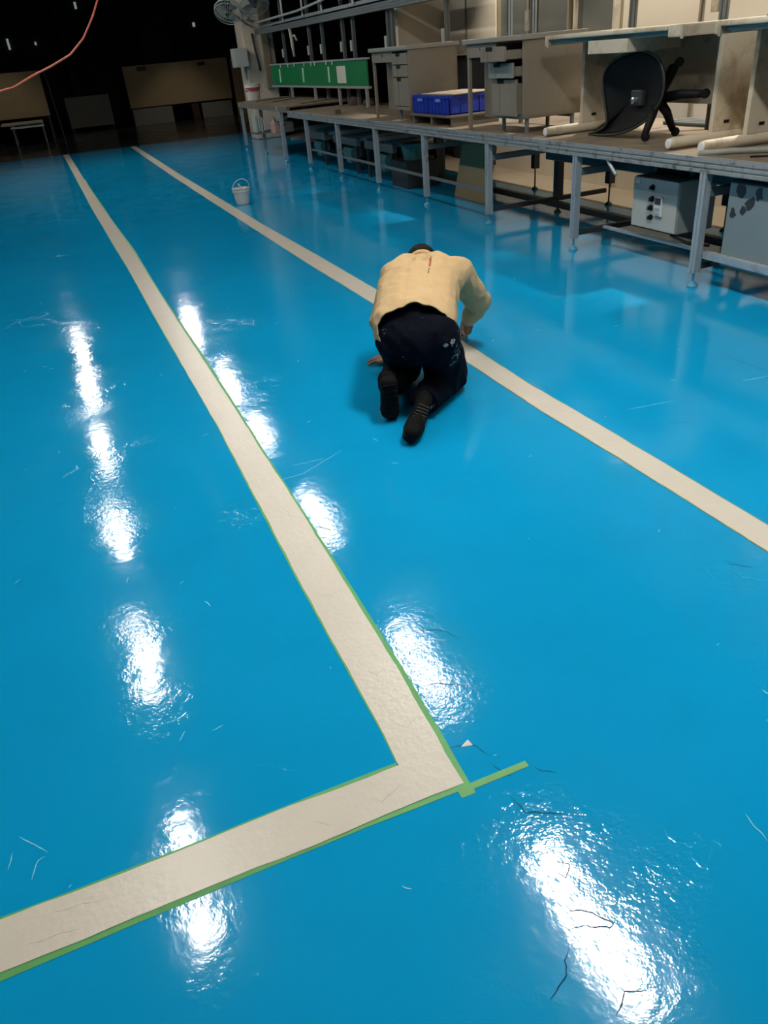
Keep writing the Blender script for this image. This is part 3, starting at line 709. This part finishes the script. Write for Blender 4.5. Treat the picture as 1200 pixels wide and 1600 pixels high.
o = MB().tube([(3.80, 3.72, .786), (3.88, 3.66, .786), (4.02, 3.52, .786), (4.15, 3.3, .786)], .006, 6).build('cord', M['black'], None, smooth=True); tag(o, 'thin black cord lying on the deck at right edge', 'cord')
o = MB()
for k in range(4): o.tube([(4.75 + .07 * k, 3.2, .797), (4.75 + .07 * k, 4.6, .797), (4.74 + .075 * k, 5.6, .797)], .015, 8)
o = o.build('pipe_bundle', M['steel_grey'], None, smooth=True); tag(o, 'grey pipes lying on the deck behind the chair', 'pipes')
b = MB()
for k in range(7): b.ball((4.72 + random.uniform(-.1, .1), 12.6 + random.uniform(-.5, .5), .81), (random.uniform(.06, .12), random.uniform(.08, .16), random.uniform(.05, .10)), None, 2)
o = remeshed(b, 'rag_heap', M['rag'], None, .02, 3, .02, .06); tag(o, 'heap of dull reddish rags under the green board', 'rags')

# bucket with red band at the far end
def bucket(name, c, r0, r1, h, label, mat, handle_up=None, band=None, lid=False):
    t = thing(name, label, 'bucket', c); c = V(c)
    MB().lathe(c, [(r0 * .9, .0), (r0, .006), (r0 + (r1 - r0) * .78, h * .78), (r1 * 1.05, h * .78), (r1 * 1.05, h * .83), (r1 * .99, h * .84), (r1, h * .97), (r1 * 1.06, h * .97), (r1 * 1.06, h), (r1 * .94, h), (r0 * .9, .02)], 36).build('bucket_body', mat, t, smooth=False)
    if band: MB().lathe(c, [(r0 + (r1 - r0) * .55 + .003, h * .55), (r0 + (r1 - r0) * .78 + .004, h * .77), (r0 + (r1 - r0) * .78 + .001, h * .77), (r0 + (r1 - r0) * .55, h * .55)], 36).build('label_band', band, t)
    if handle_up: 
        hp = [c + V((math.cos(a) * r1 * 1.06 * handle_up[0].x, math.cos(a) * r1 * 1.06 * handle_up[0].y, h * .9)) + V(handle_up[1]) * math.sin(a) for a in [PI * k / 16 for k in range(17)]]
        MB().tube(hp, .005, 8).build('handle', M['white'], t, smooth=True)
    return t
bk = bucket('paint_bucket', (3.95, 16.28, .84), .115, .145, .29, 'white bucket with a red band on the far end of the platform', M['white'], (V((1, 0, 0)), (0, -.13, -.12)), M['redband'])
bk = bucket('paint_bucket', (2.085, 9.97, 0), .078, .102, .185, 'white paint bucket standing on the blue floor beside the line', M['white'], (V((.92, -.39, 0)), (.02, -.03, .12)))
MB().lathe((2.085, 9.97, .165), [(.001, 0), (.096, 0), (.096, .006), (.001, .008)], 24).build('paint', M['line'], bk)
o = thing('mixing_stick', 'pale stick standing in the white bucket on the floor', 'stick', (2.085, 9.97, .17))
MB().tube([(2.11, 9.99, .172), (2.06, 9.95, .235)], .008, 8).build('stick', M['white'], o); 

# ------------------------------------------------------------------ overhead frame, green board, fans
t = thing('overhead_frame', 'grey aluminium overhead frame above the green board', 'frame', (4.6, 12, .78))
def r2(x0, x1, z0, z1, n_, y0=5.0, y1=17.9, m='steel_grey'):
    rail(x0, x1, y0, y1, z0, z1).build(n_, M[m], t)
r2(4.56, 4.66, 1.93, 2.02, 'front_rail', 8.6, 17.9); r2(4.54, 4.60, 2.04, 2.08, 'front_rail', 8.6, 17.9, 'alu'); r2(5.0, 5.1, 1.98, 2.06, 'rear_rail', 8.6, 17.9)
MB().box((4.66, 8.6, 2.08), (5.05, 17.8, 2.10), .002).build('cover_plate', M['steel_dark'], t)
ys = [16.2, 14.6, 13.9, 12.9, 12.45, 11.1, 10.95, 9.35, 7.95, 7.5, 6.0, 5.0, 4.3]
for i, y in enumerate(ys):
    z0 = .78 if y < 13.1 else .84
    u = profile_post(4.66, y, z0, 3.2 if y < 9 else 2.4, .045).build('upright', M['steel_grey'], t)
    if i in (0, 1, 2, 3, 4, 5, 7, 9, 11):
        MB().box((4.625, y + .03, 1.50 if y > 9 else 1.53), (4.69, y + .10, 1.64 if y > 9 else 1.70), .006).build('outlet_box', M['pale'] if y > 9 else M['cream'], u)
for y in (15.6, 14.4, 13.4, 12.0): MB().tube([(4.52, y, 2.06), (4.52, y, 2.5)], .02, 8).build('hanger', M['alu'], t)
MB().tube([(4.45, 17.4, 2.12), (4.45, 14.5, 2.14), (4.45, 11.5, 2.26), (4.45, 9.2, 2.4)], .018, 8).build('conduit', M['pale'], t, smooth=True)
o = MB().tube([(4.58, 15.45, 1.93), (4.58, 15.4, 1.8), (4.57, 15.35, 1.65), (4.56, 15.3, 1.5)], [.03, .035, .03, .02], 8).tube([(4.58, 15.4, 1.8), (4.58, 15.2, 1.82), (4.58, 15.1, 1.74)], .018, 8).build('air_gun', M['pale'], None, smooth=True); tag(o, 'pale air gun hanging from the overhead frame over the green board', 'air gun')
t = thing('notice_board', 'long green board with pale strips behind the platform', 'board', (4.55, 14.2, .8))
MB().box((4.52, 11.66, 1.05), (4.54, 16.85, 1.385), .002).build('panel', M['green'], t)
MB().box((4.505, 11.62, 1.385), (4.56, 16.9, 1.41), .002).build('top_rail', M['alu'], t)
MB().box((4.505, 11.62, 1.02), (4.56, 16.9, 1.05), .002).build('bottom_rail', M['alu'], t)
for y in (16.25, 14.75, 13.35): MB().box((4.512, y - .035, 1.10), (4.519, y + .035, 1.32), .001, Matrix.Rotation(math.radians(4), 3, 'X')).build('paper_strip', M['mint'], t)
MB().box((4.512, 12.55, 1.09), (4.519, 12.95, 1.32), .001).build('notice', M['paper'], t)
for y in (16.1, 15.6, 15.2, 14.6, 14.2, 14.0, 13.4, 13.1): MB().box((4.50, y - .025, 1.345), (4.506, y + .025, 1.40), .001).build('clip', M['mint'], t)
for y in (15.6, 14.2, 12.95, 11.75): MB().box((4.51, y - .022, .84 if y > 13.1 else .78), (4.55, y + .022, 1.03), .002).build('leg', M['alu'], t)

def fan(c, ax, R, label):
    t = thing('wall_fan', label, 'fan', c, 'fans by the cream column'); c = V(c); ax = V(ax).normalized()
    b = MB(); b.torus(c, R, .010, ax, 40, 8); b.torus(c + ax * .06, R * .97, .006, ax, 40, 6); b.torus(c - ax * .06, R * .9, .006, ax, 40, 6)
    q = V((0, 0, 1)).rotation_difference(ax)
    for k in range(28):
        a = 2 * PI * k / 28; d = q @ V((math.cos(a), math.sin(a), 0))
        b.tube([c + ax * .085 + d * .05, c + ax * .075 + d * R * .6, c + d * R], .003, 5); b.tube([c - ax * .07 + d * .05, c - ax * .065 + d * R * .6, c + d * R], .003, 5)
    b.build('guard', M['pale'], t)
    b = MB()
    for k in range(3):
        a0 = 2 * PI * k / 3; vs = []
        for i in range(7):
            rr = .05 + (R * .85 - .05) * i / 6; wd = .5 + .35 * math.sin(PI * min(1, i / 5))
            for s_, zz in ((-1, -.02), (1, .02)):
                for th in (-.002, .002):
                    a = a0 + s_ * wd * .7; vs.append(c + q @ V((rr * math.cos(a), rr * math.sin(a), zz + th)))
        fs = []
        for i in range(6):
            o_ = 4 * i; fs += [(o_, o_ + 4, o_ + 6, o_ + 2), (o_ + 1, o_ + 3, o_ + 7, o_ + 5), (o_, o_ + 1, o_ + 5, o_ + 4), (o_ + 2, o_ + 6, o_ + 7, o_ + 3)]
        fs += [(0, 2, 3, 1), (24, 25, 27, 26)]
        b.add(vs, fs)
    b.build('blade', M['desk_green'], t)
    MB().lathe(c - ax * .16, [(.05, 0), (.075, .02), (.075, .13), (.05, .15), (.05, .2), (.03, .22)], 20, ax).build('motor', M['steel_dark'], t, smooth=False)
    MB().tube([c - ax * .1, c - ax * .14 + V((.1, .15, -.15)), V((4.55, 18.36, c.z - .22))], .022, 8).build('bracket', M['pale'], t, smooth=True)
fan((4.02, 17.6, 2.36), (-.35, -.55, -.75), .27, 'grey wire guarded fan tilted down left of the cream column')
fan((4.50, 17.4, 2.44), (.05, -.5, -.85), .30, 'grey wire guarded fan in front of the cream column top')

# ------------------------------------------------------------------ dark far end of the hall
def board(a, c, m, label, tilt=0, name='board', cat='board', g=None, leg=False):
    t = thing(name, label, cat, ((a[0] + c[0]) / 2, a[1], 0), g)
    MB().box(a, c, .01).build('panel', M[m], t)
    if leg:
        for x in (a[0] + .05, c[0] - .05): MB().box((x - .03, c[1], 0), (x + .03, c[1] + .05, c[2]), .004).build('leg', M['steel_dark'], t)
    return t
bt = board((2.87, 28.4, .50), (6.18, 28.46, 1.66), 'brownboard', 'wide brown board standing at the dark far end of the hall', leg=True, name='display_board')
for a in (((3.3, 28.385, 1.50), (3.6, 28.402, 1.62)), ((5.2, 28.385, 1.50), (5.45, 28.402, 1.60))): MB().box(*a, .004).build('dark_plate', M['steel_dark'], bt)
board((2.9, 28.3, .0), (4.15, 28.36, .47), 'greyboard', 'low grey panel leaning below the wide brown board')
board((5.1, 28.3, .0), (6.1, 28.36, .45), 'greyboard', 'low grey panel below the right half of the wide brown board')
board((6.25, 28.2, .0), (6.9, 28.26, 1.60), 'brownboard', 'narrow brown panel beside the cream column at the far end')
board((4.78, 28.32, .0), (5.02, 28.37, .46), 'rag', 'narrow reddish panel between the low grey panels')
board((.97, 29.0, .10), (2.33, 29.06, .97), 'greyboard', 'grey rectangular panel at the dark far end between the lane lines', leg=True)
board((-1.8, 27.2, .60), (.42, 27.26, 1.76), 'brownboard', 'brown board at the far left behind the low bench', leg=True)
t = thing('low_bench', 'low pale topped bench at the far left', 'bench', (-.3, 26.2, 0))
MB().box((-.95, 25.4, .50), (.16, 26.9, .53), .005).build('bench_top', M['cream'], t)
MB().box((-.72, 25.38, .42), (.16, 25.42, .47), .004).build('front_rail', M['alu'], t)
for x in (-.66, .12):
    for y in (25.42, 26.8): MB().box((x - .02, y - .02, 0), (x + .02, y + .02, .50), .003).build('leg', M['steel_grey'], t)
o = MB().tube([(.58, 24.2, 0), (.50, 24.2, 1.75)], .010, 8).build('pole', M['steel_grey'], None); tag(o, 'thin upright metal pole beside the far left bench', 'pole')
for i, (x, z, w_, h) in enumerate(((-.24, 2.08, .07, .32), (.63, 2.15, .06, .10), (2.22, 3.1, .07, .2), (6.14, 2.32, .08, .13))):
    MB().box((x, 32.9, z + .4), (x + w_, 33.01, z + .4 + h), .005).build(f'window_{i+4}', M['glint'], None, kind='structure')  # small glowing slits imitating bright glints in the dark
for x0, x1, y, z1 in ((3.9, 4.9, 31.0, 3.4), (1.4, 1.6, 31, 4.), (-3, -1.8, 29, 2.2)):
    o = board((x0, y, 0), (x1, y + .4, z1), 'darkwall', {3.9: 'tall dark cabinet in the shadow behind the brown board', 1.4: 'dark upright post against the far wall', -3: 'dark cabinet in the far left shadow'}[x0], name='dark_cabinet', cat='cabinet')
# orange hose hanging from the ceiling
pts = [(.78, 7.0, 5.4), (.74, 7.0, 3.4), (.69, 7.0, 2.3), (.642, 7.0, 1.97), (.584, 7.0, 1.875), (.479, 7.0, 1.741), (.361, 7.0, 1.648), (.207, 7.0, 1.585), (.057, 7.0, 1.535), (-.09, 7.0, 1.475), (-.30, 7.0, 1.44), (-.7, 7.0, 1.46), (-1.2, 7.0, 1.7), (-1.7, 7.0, 2.4), (-2.1, 7.0, 3.6), (-2.3, 7.0, 5.4)]
o = MB().tube(pts, .0065, 8).build('air_hose', M['orange'], None, smooth=True); tag(o, 'orange hose hanging in a loop from the ceiling at upper left', 'hose')

# ------------------------------------------------------------------ the kneeling worker
R_ = V((.92, -.39, 0))           # the worker's right
H_ = V((.39, .92, 0))            # the way the worker faces
Z_ = V((0, 0, 1))
man = thing('person', 'person in a cream jacket and dark paint-spattered trousers kneeling to paint the line', 'person', (1.42, 3.25, 0))
PEL = V((1.35, 3.11, .35)); hipL = V((1.285, 3.155, .345)); hipR = V((1.415, 3.07, .355))
kneL = V((1.42, 3.46, .09)); ankL = V((1.215, 3.14, .155)); kneR = V((1.575, 3.24, .09)); ankR = V((1.33, 3.02, .085))
WAI = V((1.395, 3.25, .41)); CHE = V((1.545, 3.52, .455)); NEC = V((1.655, 3.70, .515)); HEA = V((1.72, 3.85, .468))
shL = V((1.50, 3.69, .49)); shR = V((1.79, 3.565, .49)); elL = V((1.42, 3.74, .26)); wrL = V((1.50, 3.735, .055)); elR = V((1.975, 3.68, .275)); wrR = V((1.965, 3.80, .135))
hF = V((.22, .52, -.83)).normalized(); hU = (V((.39, .92, .45)) - hF * V((.39, .92, .45)).dot(hF)).normalized(); hS = hF.cross(hU)
def hp(f, u, s): return HEA + hF * f + hU * u + hS * s
HR = Matrix((hS, hF, hU)).transposed()   # local x = side, y = face, z = crown

# body: one continuous surface (torso core, limbs, neck, head with face, hands)
b = MB()
b.cap(PEL + R_ * -.06, .10, PEL + R_ * .06, .10).cap(PEL, .11, WAI, .10).cap(WAI, .09, CHE - Z_ * .02, .10).cap(CHE - Z_ * .02, .10, NEC - H_ * .05 - Z_ * .035, .06)
b.cap(shL, .05, shR, .05)
for a, k, n in ((hipL, kneL, ankL), (hipR, kneR, ankR)): b.cap(a, .085, k, .055).cap(k, .05, n, .038)
b.cap(NEC - H_ * .03 - Z_ * .022, .055, HEA - hF * .02 - hU * .02, .056)
for s_, e, w in ((shL, elL, wrL), (shR, elR, wrR)): b.cap(s_, .05, e, .04).cap(e, .04, w, .028)
b.ball(hp(-.005, .03, 0), (.076, .095, .085), HR).ball(hp(.035, -.04, 0), (.058, .06, .075), HR)
b.ball(hp(.075, -.085, 0), (.03, .025, .025), HR)                                   # chin
b.cap(hp(.092, .0, 0), .011, hp(.112, -.035, 0), .015).ball(hp(.105, -.04, .011), .009).ball(hp(.105, -.04, -.011), .009)   # nose
b.cap(hp(.08, .022, -.04), .013, hp(.08, .022, .04), .013)                          # brow
b.cap(hp(.086, -.062, -.02), .009, hp(.086, -.062, .02), .009).cap(hp(.084, -.073, -.017), .009, hp(.084, -.073, .017), .009)   # lips
for s_ in (-1, 1):
    b.ball(hp(.076, .0, .032 * s_), .013)                                           # eye
    b.ball(hp(-.01, -.01, .079 * s_), (.012, .022, .034), HR).ball(hp(.0, -.03, .077 * s_), .011)
    b.ball(hp(.05, -.025, .043 * s_), .026)                                         # cheek
# left hand flat on the floor, fingers spread to the left
pd = V((-.74, .66, 0)).normalized(); pn = V((-pd.y, pd.x, 0)) * -1   # thumb side: nearer the head (+)
wl = V((1.487, 3.742, .038)); pc = wl + pd * .05
b.cap(wrL, .026, wl, .025)
for o_ in (-.028, -.01, .01, .028): b.cap(wl + pn * o_ * .6, .017, wl + pd * .085 + pn * o_ - Z_ * .016, .0125)
for o_, ln, ang in ((-.034, .062, -.30), (-.012, .078, -.08), (.012, .074, .10), (.034, .066, .28)):
    d = (pd * math.cos(ang) + pn * math.sin(ang)); p0 = wl + pd * .085 + pn * o_ - Z_ * .018; p1 = p0 + d * ln * .45 + Z_ * .008; p2 = p1 + d * ln * .32 - Z_ * .008; p3 = p2 + d * ln * .25 - Z_ * .008
    b.cap(p0, .0105, p1, .0098).cap(p1, .0098, p2, .0088).cap(p2, .0088, p3, .0075)
t0 = wl + pd * .02 + pn * .024 - Z_ * .01; t1 = t0 + pd * .03 + pn * .038 - Z_ * .006; t2 = t1 + pd * .036 + pn * .014 - Z_ * .006
b.cap(t0, .015, t1, .0115).cap(t1, .0115, t2, .0085)
# right hand closed round the brush handle
hb = V((1.983, 3.885, .035)); ht = V((1.965, 3.79, .175)); ba = (ht - hb).normalized()
fc = hb + ba * .085                                     # middle of the grip
u1 = (wrR - fc); u1 = (u1 - ba * u1.dot(ba)).normalized(); u2 = ba.cross(u1)
palm = fc + u1 * .032
b.cap(wrR, .027, palm + u1 * .012 + ba * .005, .026)
for k in (-.03, -.01, .01, .03): b.cap(palm + u1 * .012 + ba * k * .6, .017, palm + ba * k - u2 * .012, .014)
for k, ln in ((-.033, .9), (-.012, 1.), (.010, 1.), (.031, .85)):
    pr_ = [fc + ba * k + (u1 * math.cos(a) - u2 * math.sin(a)) * rr for a, rr in ((.35, .032), (1.35, .029), (2.35, .025), (3.2 * ln + .2, .021))]
    for (p, q), (ra, rb) in zip(zip(pr_, pr_[1:]), ((.0105, .0098), (.0098, .009), (.009, .0078))): b.cap(p, ra, q, rb)
tp = [fc + ba * .02 + u1 * .03 + u2 * .018, fc - ba * .012 + u1 * .008 + u2 * .031, fc - ba * .038 - u1 * .008 + u2 * .020]
b.cap(tp[0], .014, tp[1], .011).cap(tp[1], .011, tp[2], .0085)
body = remeshed(b, 'body', M['skin'], man, .0055, 3)

# trousers
b = MB()
b.cap(hipL, .118, hipR, .118)
b.cap(PEL - R_ * .06, .112, WAI - R_ * .075 - H_ * .03, .10).cap(PEL + R_ * .06, .112, WAI + R_ * .075 - H_ * .03, .10).cap(PEL - H_ * .02 + Z_ * .005, .12, WAI - H_ * .03, .115)
b.cap(hipL, .112, kneL, .088).cap(hipR, .115, kneR, .088)
b.cap(kneL, .084, ankL, .070).cap(kneR, .086, ankR + H_ * .02, .070)
b.cap(hipL * .5 + kneL * .5, .100, ankL * .5 + kneL * .5, .075).cap(hipR * .5 + kneR * .5, .104, ankR * .4 + kneR * .6, .078)
wl_ = lambda x, y, z: (x - 1.42, y - 3.25, z)
pants_m = stained_cloth('navy work cloth', (.0022, .0032, .0085), .9, [(wl_(1.50, 3.01, .31), .09, .155), (wl_(1.50, 3.01, .26), .08, .17), (wl_(1.412, 2.95, .354), .022, .26), (wl_(1.455, 2.955, .36), .03, .2), (wl_(1.52, 3.05, .40), .07, .15), (wl_(1.195, 3.128, .412), .03, .16), (wl_(1.247, 3.037, .303), .018, .18), (wl_(1.434, 3.077, .465), .02, .18), (wl_(1.345, 2.983, .06), .025, .2)], (.42, .42, .44), .72, 64, .5, 16)
pants = remeshed(b, 'trousers', pants_m, man, .008, 6, .010, .085)
# belt line hidden under the jacket hem; trouser hems
MB().torus(ankR + H_ * -.004, .058, .010, (ankR - kneR), 24, 8).build('hem', pants_m, pants, smooth=True)

# jacket
b = MB()
hem = WAI - H_ * .115 - Z_ * .006
for o_, r in ((-.085, .112), (-.045, .132), (.0, .138), (.045, .132), (.085, .112)):
    b.cap(hem + R_ * o_ * 1.0, r * .99, CHE + R_ * o_ * 1.12 + Z_ * .0, r * .98)
b.cap(CHE - R_ * .07, .125, NEC - R_ * .08 - H_ * .06 - Z_ * .012, .095).cap(CHE + R_ * .07, .125, NEC + R_ * .08 - H_ * .06 - Z_ * .012, .095)
b.cap(NEC - H_ * .10 - Z_ * .02, .115, NEC - H_ * .03 - Z_ * .005, .075)
b.cap(shL, .082, shR, .082).cap(shL + R_ * .02, .085, CHE - R_ * .1, .10).cap(shR - R_ * .02, .085, CHE + R_ * .1, .10)
b.cap(shR, .080, (shR + elR) / 2, .074).cap((shR + elR) / 2, .074, elR, .066).cap(elR, .066, (elR + wrR) / 2 , .056).cap((elR + wrR) / 2, .056, wrR + (elR - wrR) * .12, .042)
b.cap(shL, .080, elL, .066).cap(elL, .062, wrL + (elL - wrL) * .18, .042)
b.cap(hem - R_ * .115 - Z_ * .04, .08, CHE - R_ * .11 - Z_ * .05, .085).cap(hem + R_ * .11 - Z_ * .04, .075, CHE + R_ * .11 - Z_ * .05, .08)
# open hem: cut the jacket off along a plane across the back of the waist
hn = (-(H_) + Z_ * .18).normalized()
jm = stained_cloth('cream work jacket cloth', (.55, .39, .208), .8, [(wl_(1.20, 3.2, .5), .05, .1), (wl_(1.9, 3.6, .45), .06, .12)], (.30, .20, .09), .74, 36, .55, 13,
    streaks=[(wl_(1.657, 3.592, .588), wl_(1.59, 3.466, .577), .0085, (.28, .06, .025)), (wl_(1.576, 3.439, .573), wl_(1.54, 3.375, .566), .0035, (.06, .05, .02))])
jacket = remeshed(b, 'jacket', jm, man, .007, 7, .011, .10, cut=[(hem - H_ * .075, hn)])
sol = jacket.modifiers.new('thickness', 'SOLIDIFY'); sol.thickness = .006; sol.offset = -1
MB().torus(NEC + H_ * .025 + Z_ * .004, .066, .013, (H_ + Z_ * .1), 30, 8).build('collar', jm, jacket, smooth=True)

# hair: a cap over crown and back of the head
b = MB(); b.ball(hp(-.02, .036, 0), (.081, .088, .086), HR).ball(hp(-.055, -.01, 0), (.068, .05, .06), HR)
hair = remeshed(b, 'hair', M['hair'], man, .006, 2, .003, .02, cut=[(hp(.045, 0, 0), hF), (hp(0, -.045, 0), -hU)])

# shoes
def shoe(heel, ball, toe, up, ank):
    d = (ball - heel).normalized(); up = (up - d * up.dot(d)).normalized(); sd = d.cross(up)
    b = MB()
    b.cap(heel + up * .03, .036, ball + up * .028, .041).cap(ball + up * .026 + sd * .012, .034, toe + up * .022, .03).cap(ball + up * .026 - sd * .012, .034, toe + up * .022 - sd * .006, .03)
    b.cap(heel + up * .045 + d * .02, .036, ank, .040).cap(ank, .036, ball * .5 + heel * .5 + up * .045, .034)
    s = remeshed(b, 'shoe', M['shoe'], man, .005, 4)
    b = MB()
    for sx in (-1, 1): b.cap(heel + sd * .010 * sx, .030, ball + sd * .012 * sx, .034).cap(ball + sd * .012 * sx, .034, toe + sd * .006 * sx, .028)
    so = remeshed(b, 'sole', M['sole'], s, .005, 3)
    for v in so.data.vertices:
        w = v.co + V(man.location); h = (w - heel).dot(up)
        if h > .012: v.co -= up * (h - .012)
    b = MB()
    for k in range(5):
        p = heel + (ball - heel) * (k / 5.) - up * .031
        b.box(p - V((.03, .004, .004)), p + V((.03, .004, .004)), .001, Matrix((sd, d, up)).transposed())
    b.build('tread', M['sole'], so)
    b = MB()
    for k in range(5):
        p = heel * .55 + ball * .45 + (ball - heel) * (.1 * k) + up * (.082 - .006 * k)
        b.cap(p - sd * .024, .0035, p + sd * .024 + d * .008, .0035)
    b.build('lace', M['lace'], s, smooth=True)
    return s
shoe(V((1.285, 2.975, .062)), V((1.185, 2.845, .040)), V((1.15, 2.80, .036)), V((.30, -.25, .75)), V((1.315, 3.0, .105)))
shoe(V((1.165, 3.045, .205)), V((1.172, 3.075, .048)), V((1.20, 3.14, .036)), V((.25, .95, .1)), V((1.20, 3.12, .175)))

# brush in the right hand
t = thing('paint_brush', 'paint brush held in the right hand of the kneeling worker', 'brush', (1.983, 3.885, .0))
MB().tube([hb + ba * .02, hb + ba * .05, hb + ba * .11, hb + ba * .17], [.012, .009, .011, .007], 12).build('handle', M['brushwood'], t, smooth=True)
fq = u2
MB().box(hb - V((.022, .008, .012)), hb + V((.022, .008, .022)), .002, Matrix((V((.92, -.39, 0)), ba.cross(V((.92, -.39, 0))).normalized(), ba)).transposed()).build('ferrule', M['chrome'], t)
b = MB()
for k in range(40):
    o_ = V((.92, -.39, 0)) * random.uniform(-.02, .02) + V((.39, .92, 0)) * random.uniform(-.005, .005)
    b.tube([hb + o_ - ba * .008, hb + o_ * 1.1 - ba * .022, V((hb.x, hb.y, 0)) + o_ * 1.25 + V((.003, .012, .004))], [.003, .003, .0015], 5)
b.build('bristles', M['bristle'], t)

# ------------------------------------------------------------------ view
SC.view_settings.view_transform = 'Standard'; SC.view_settings.look = 'None'
SC.view_settings.exposure = 0.; SC.view_settings.gamma = 1.; SC.view_settings.use_curve_mapping = False
SC.cycles.use_denoising = True
SC.cycles.max_bounces = 6
SC.cycles.sample_clamp_indirect = 4.
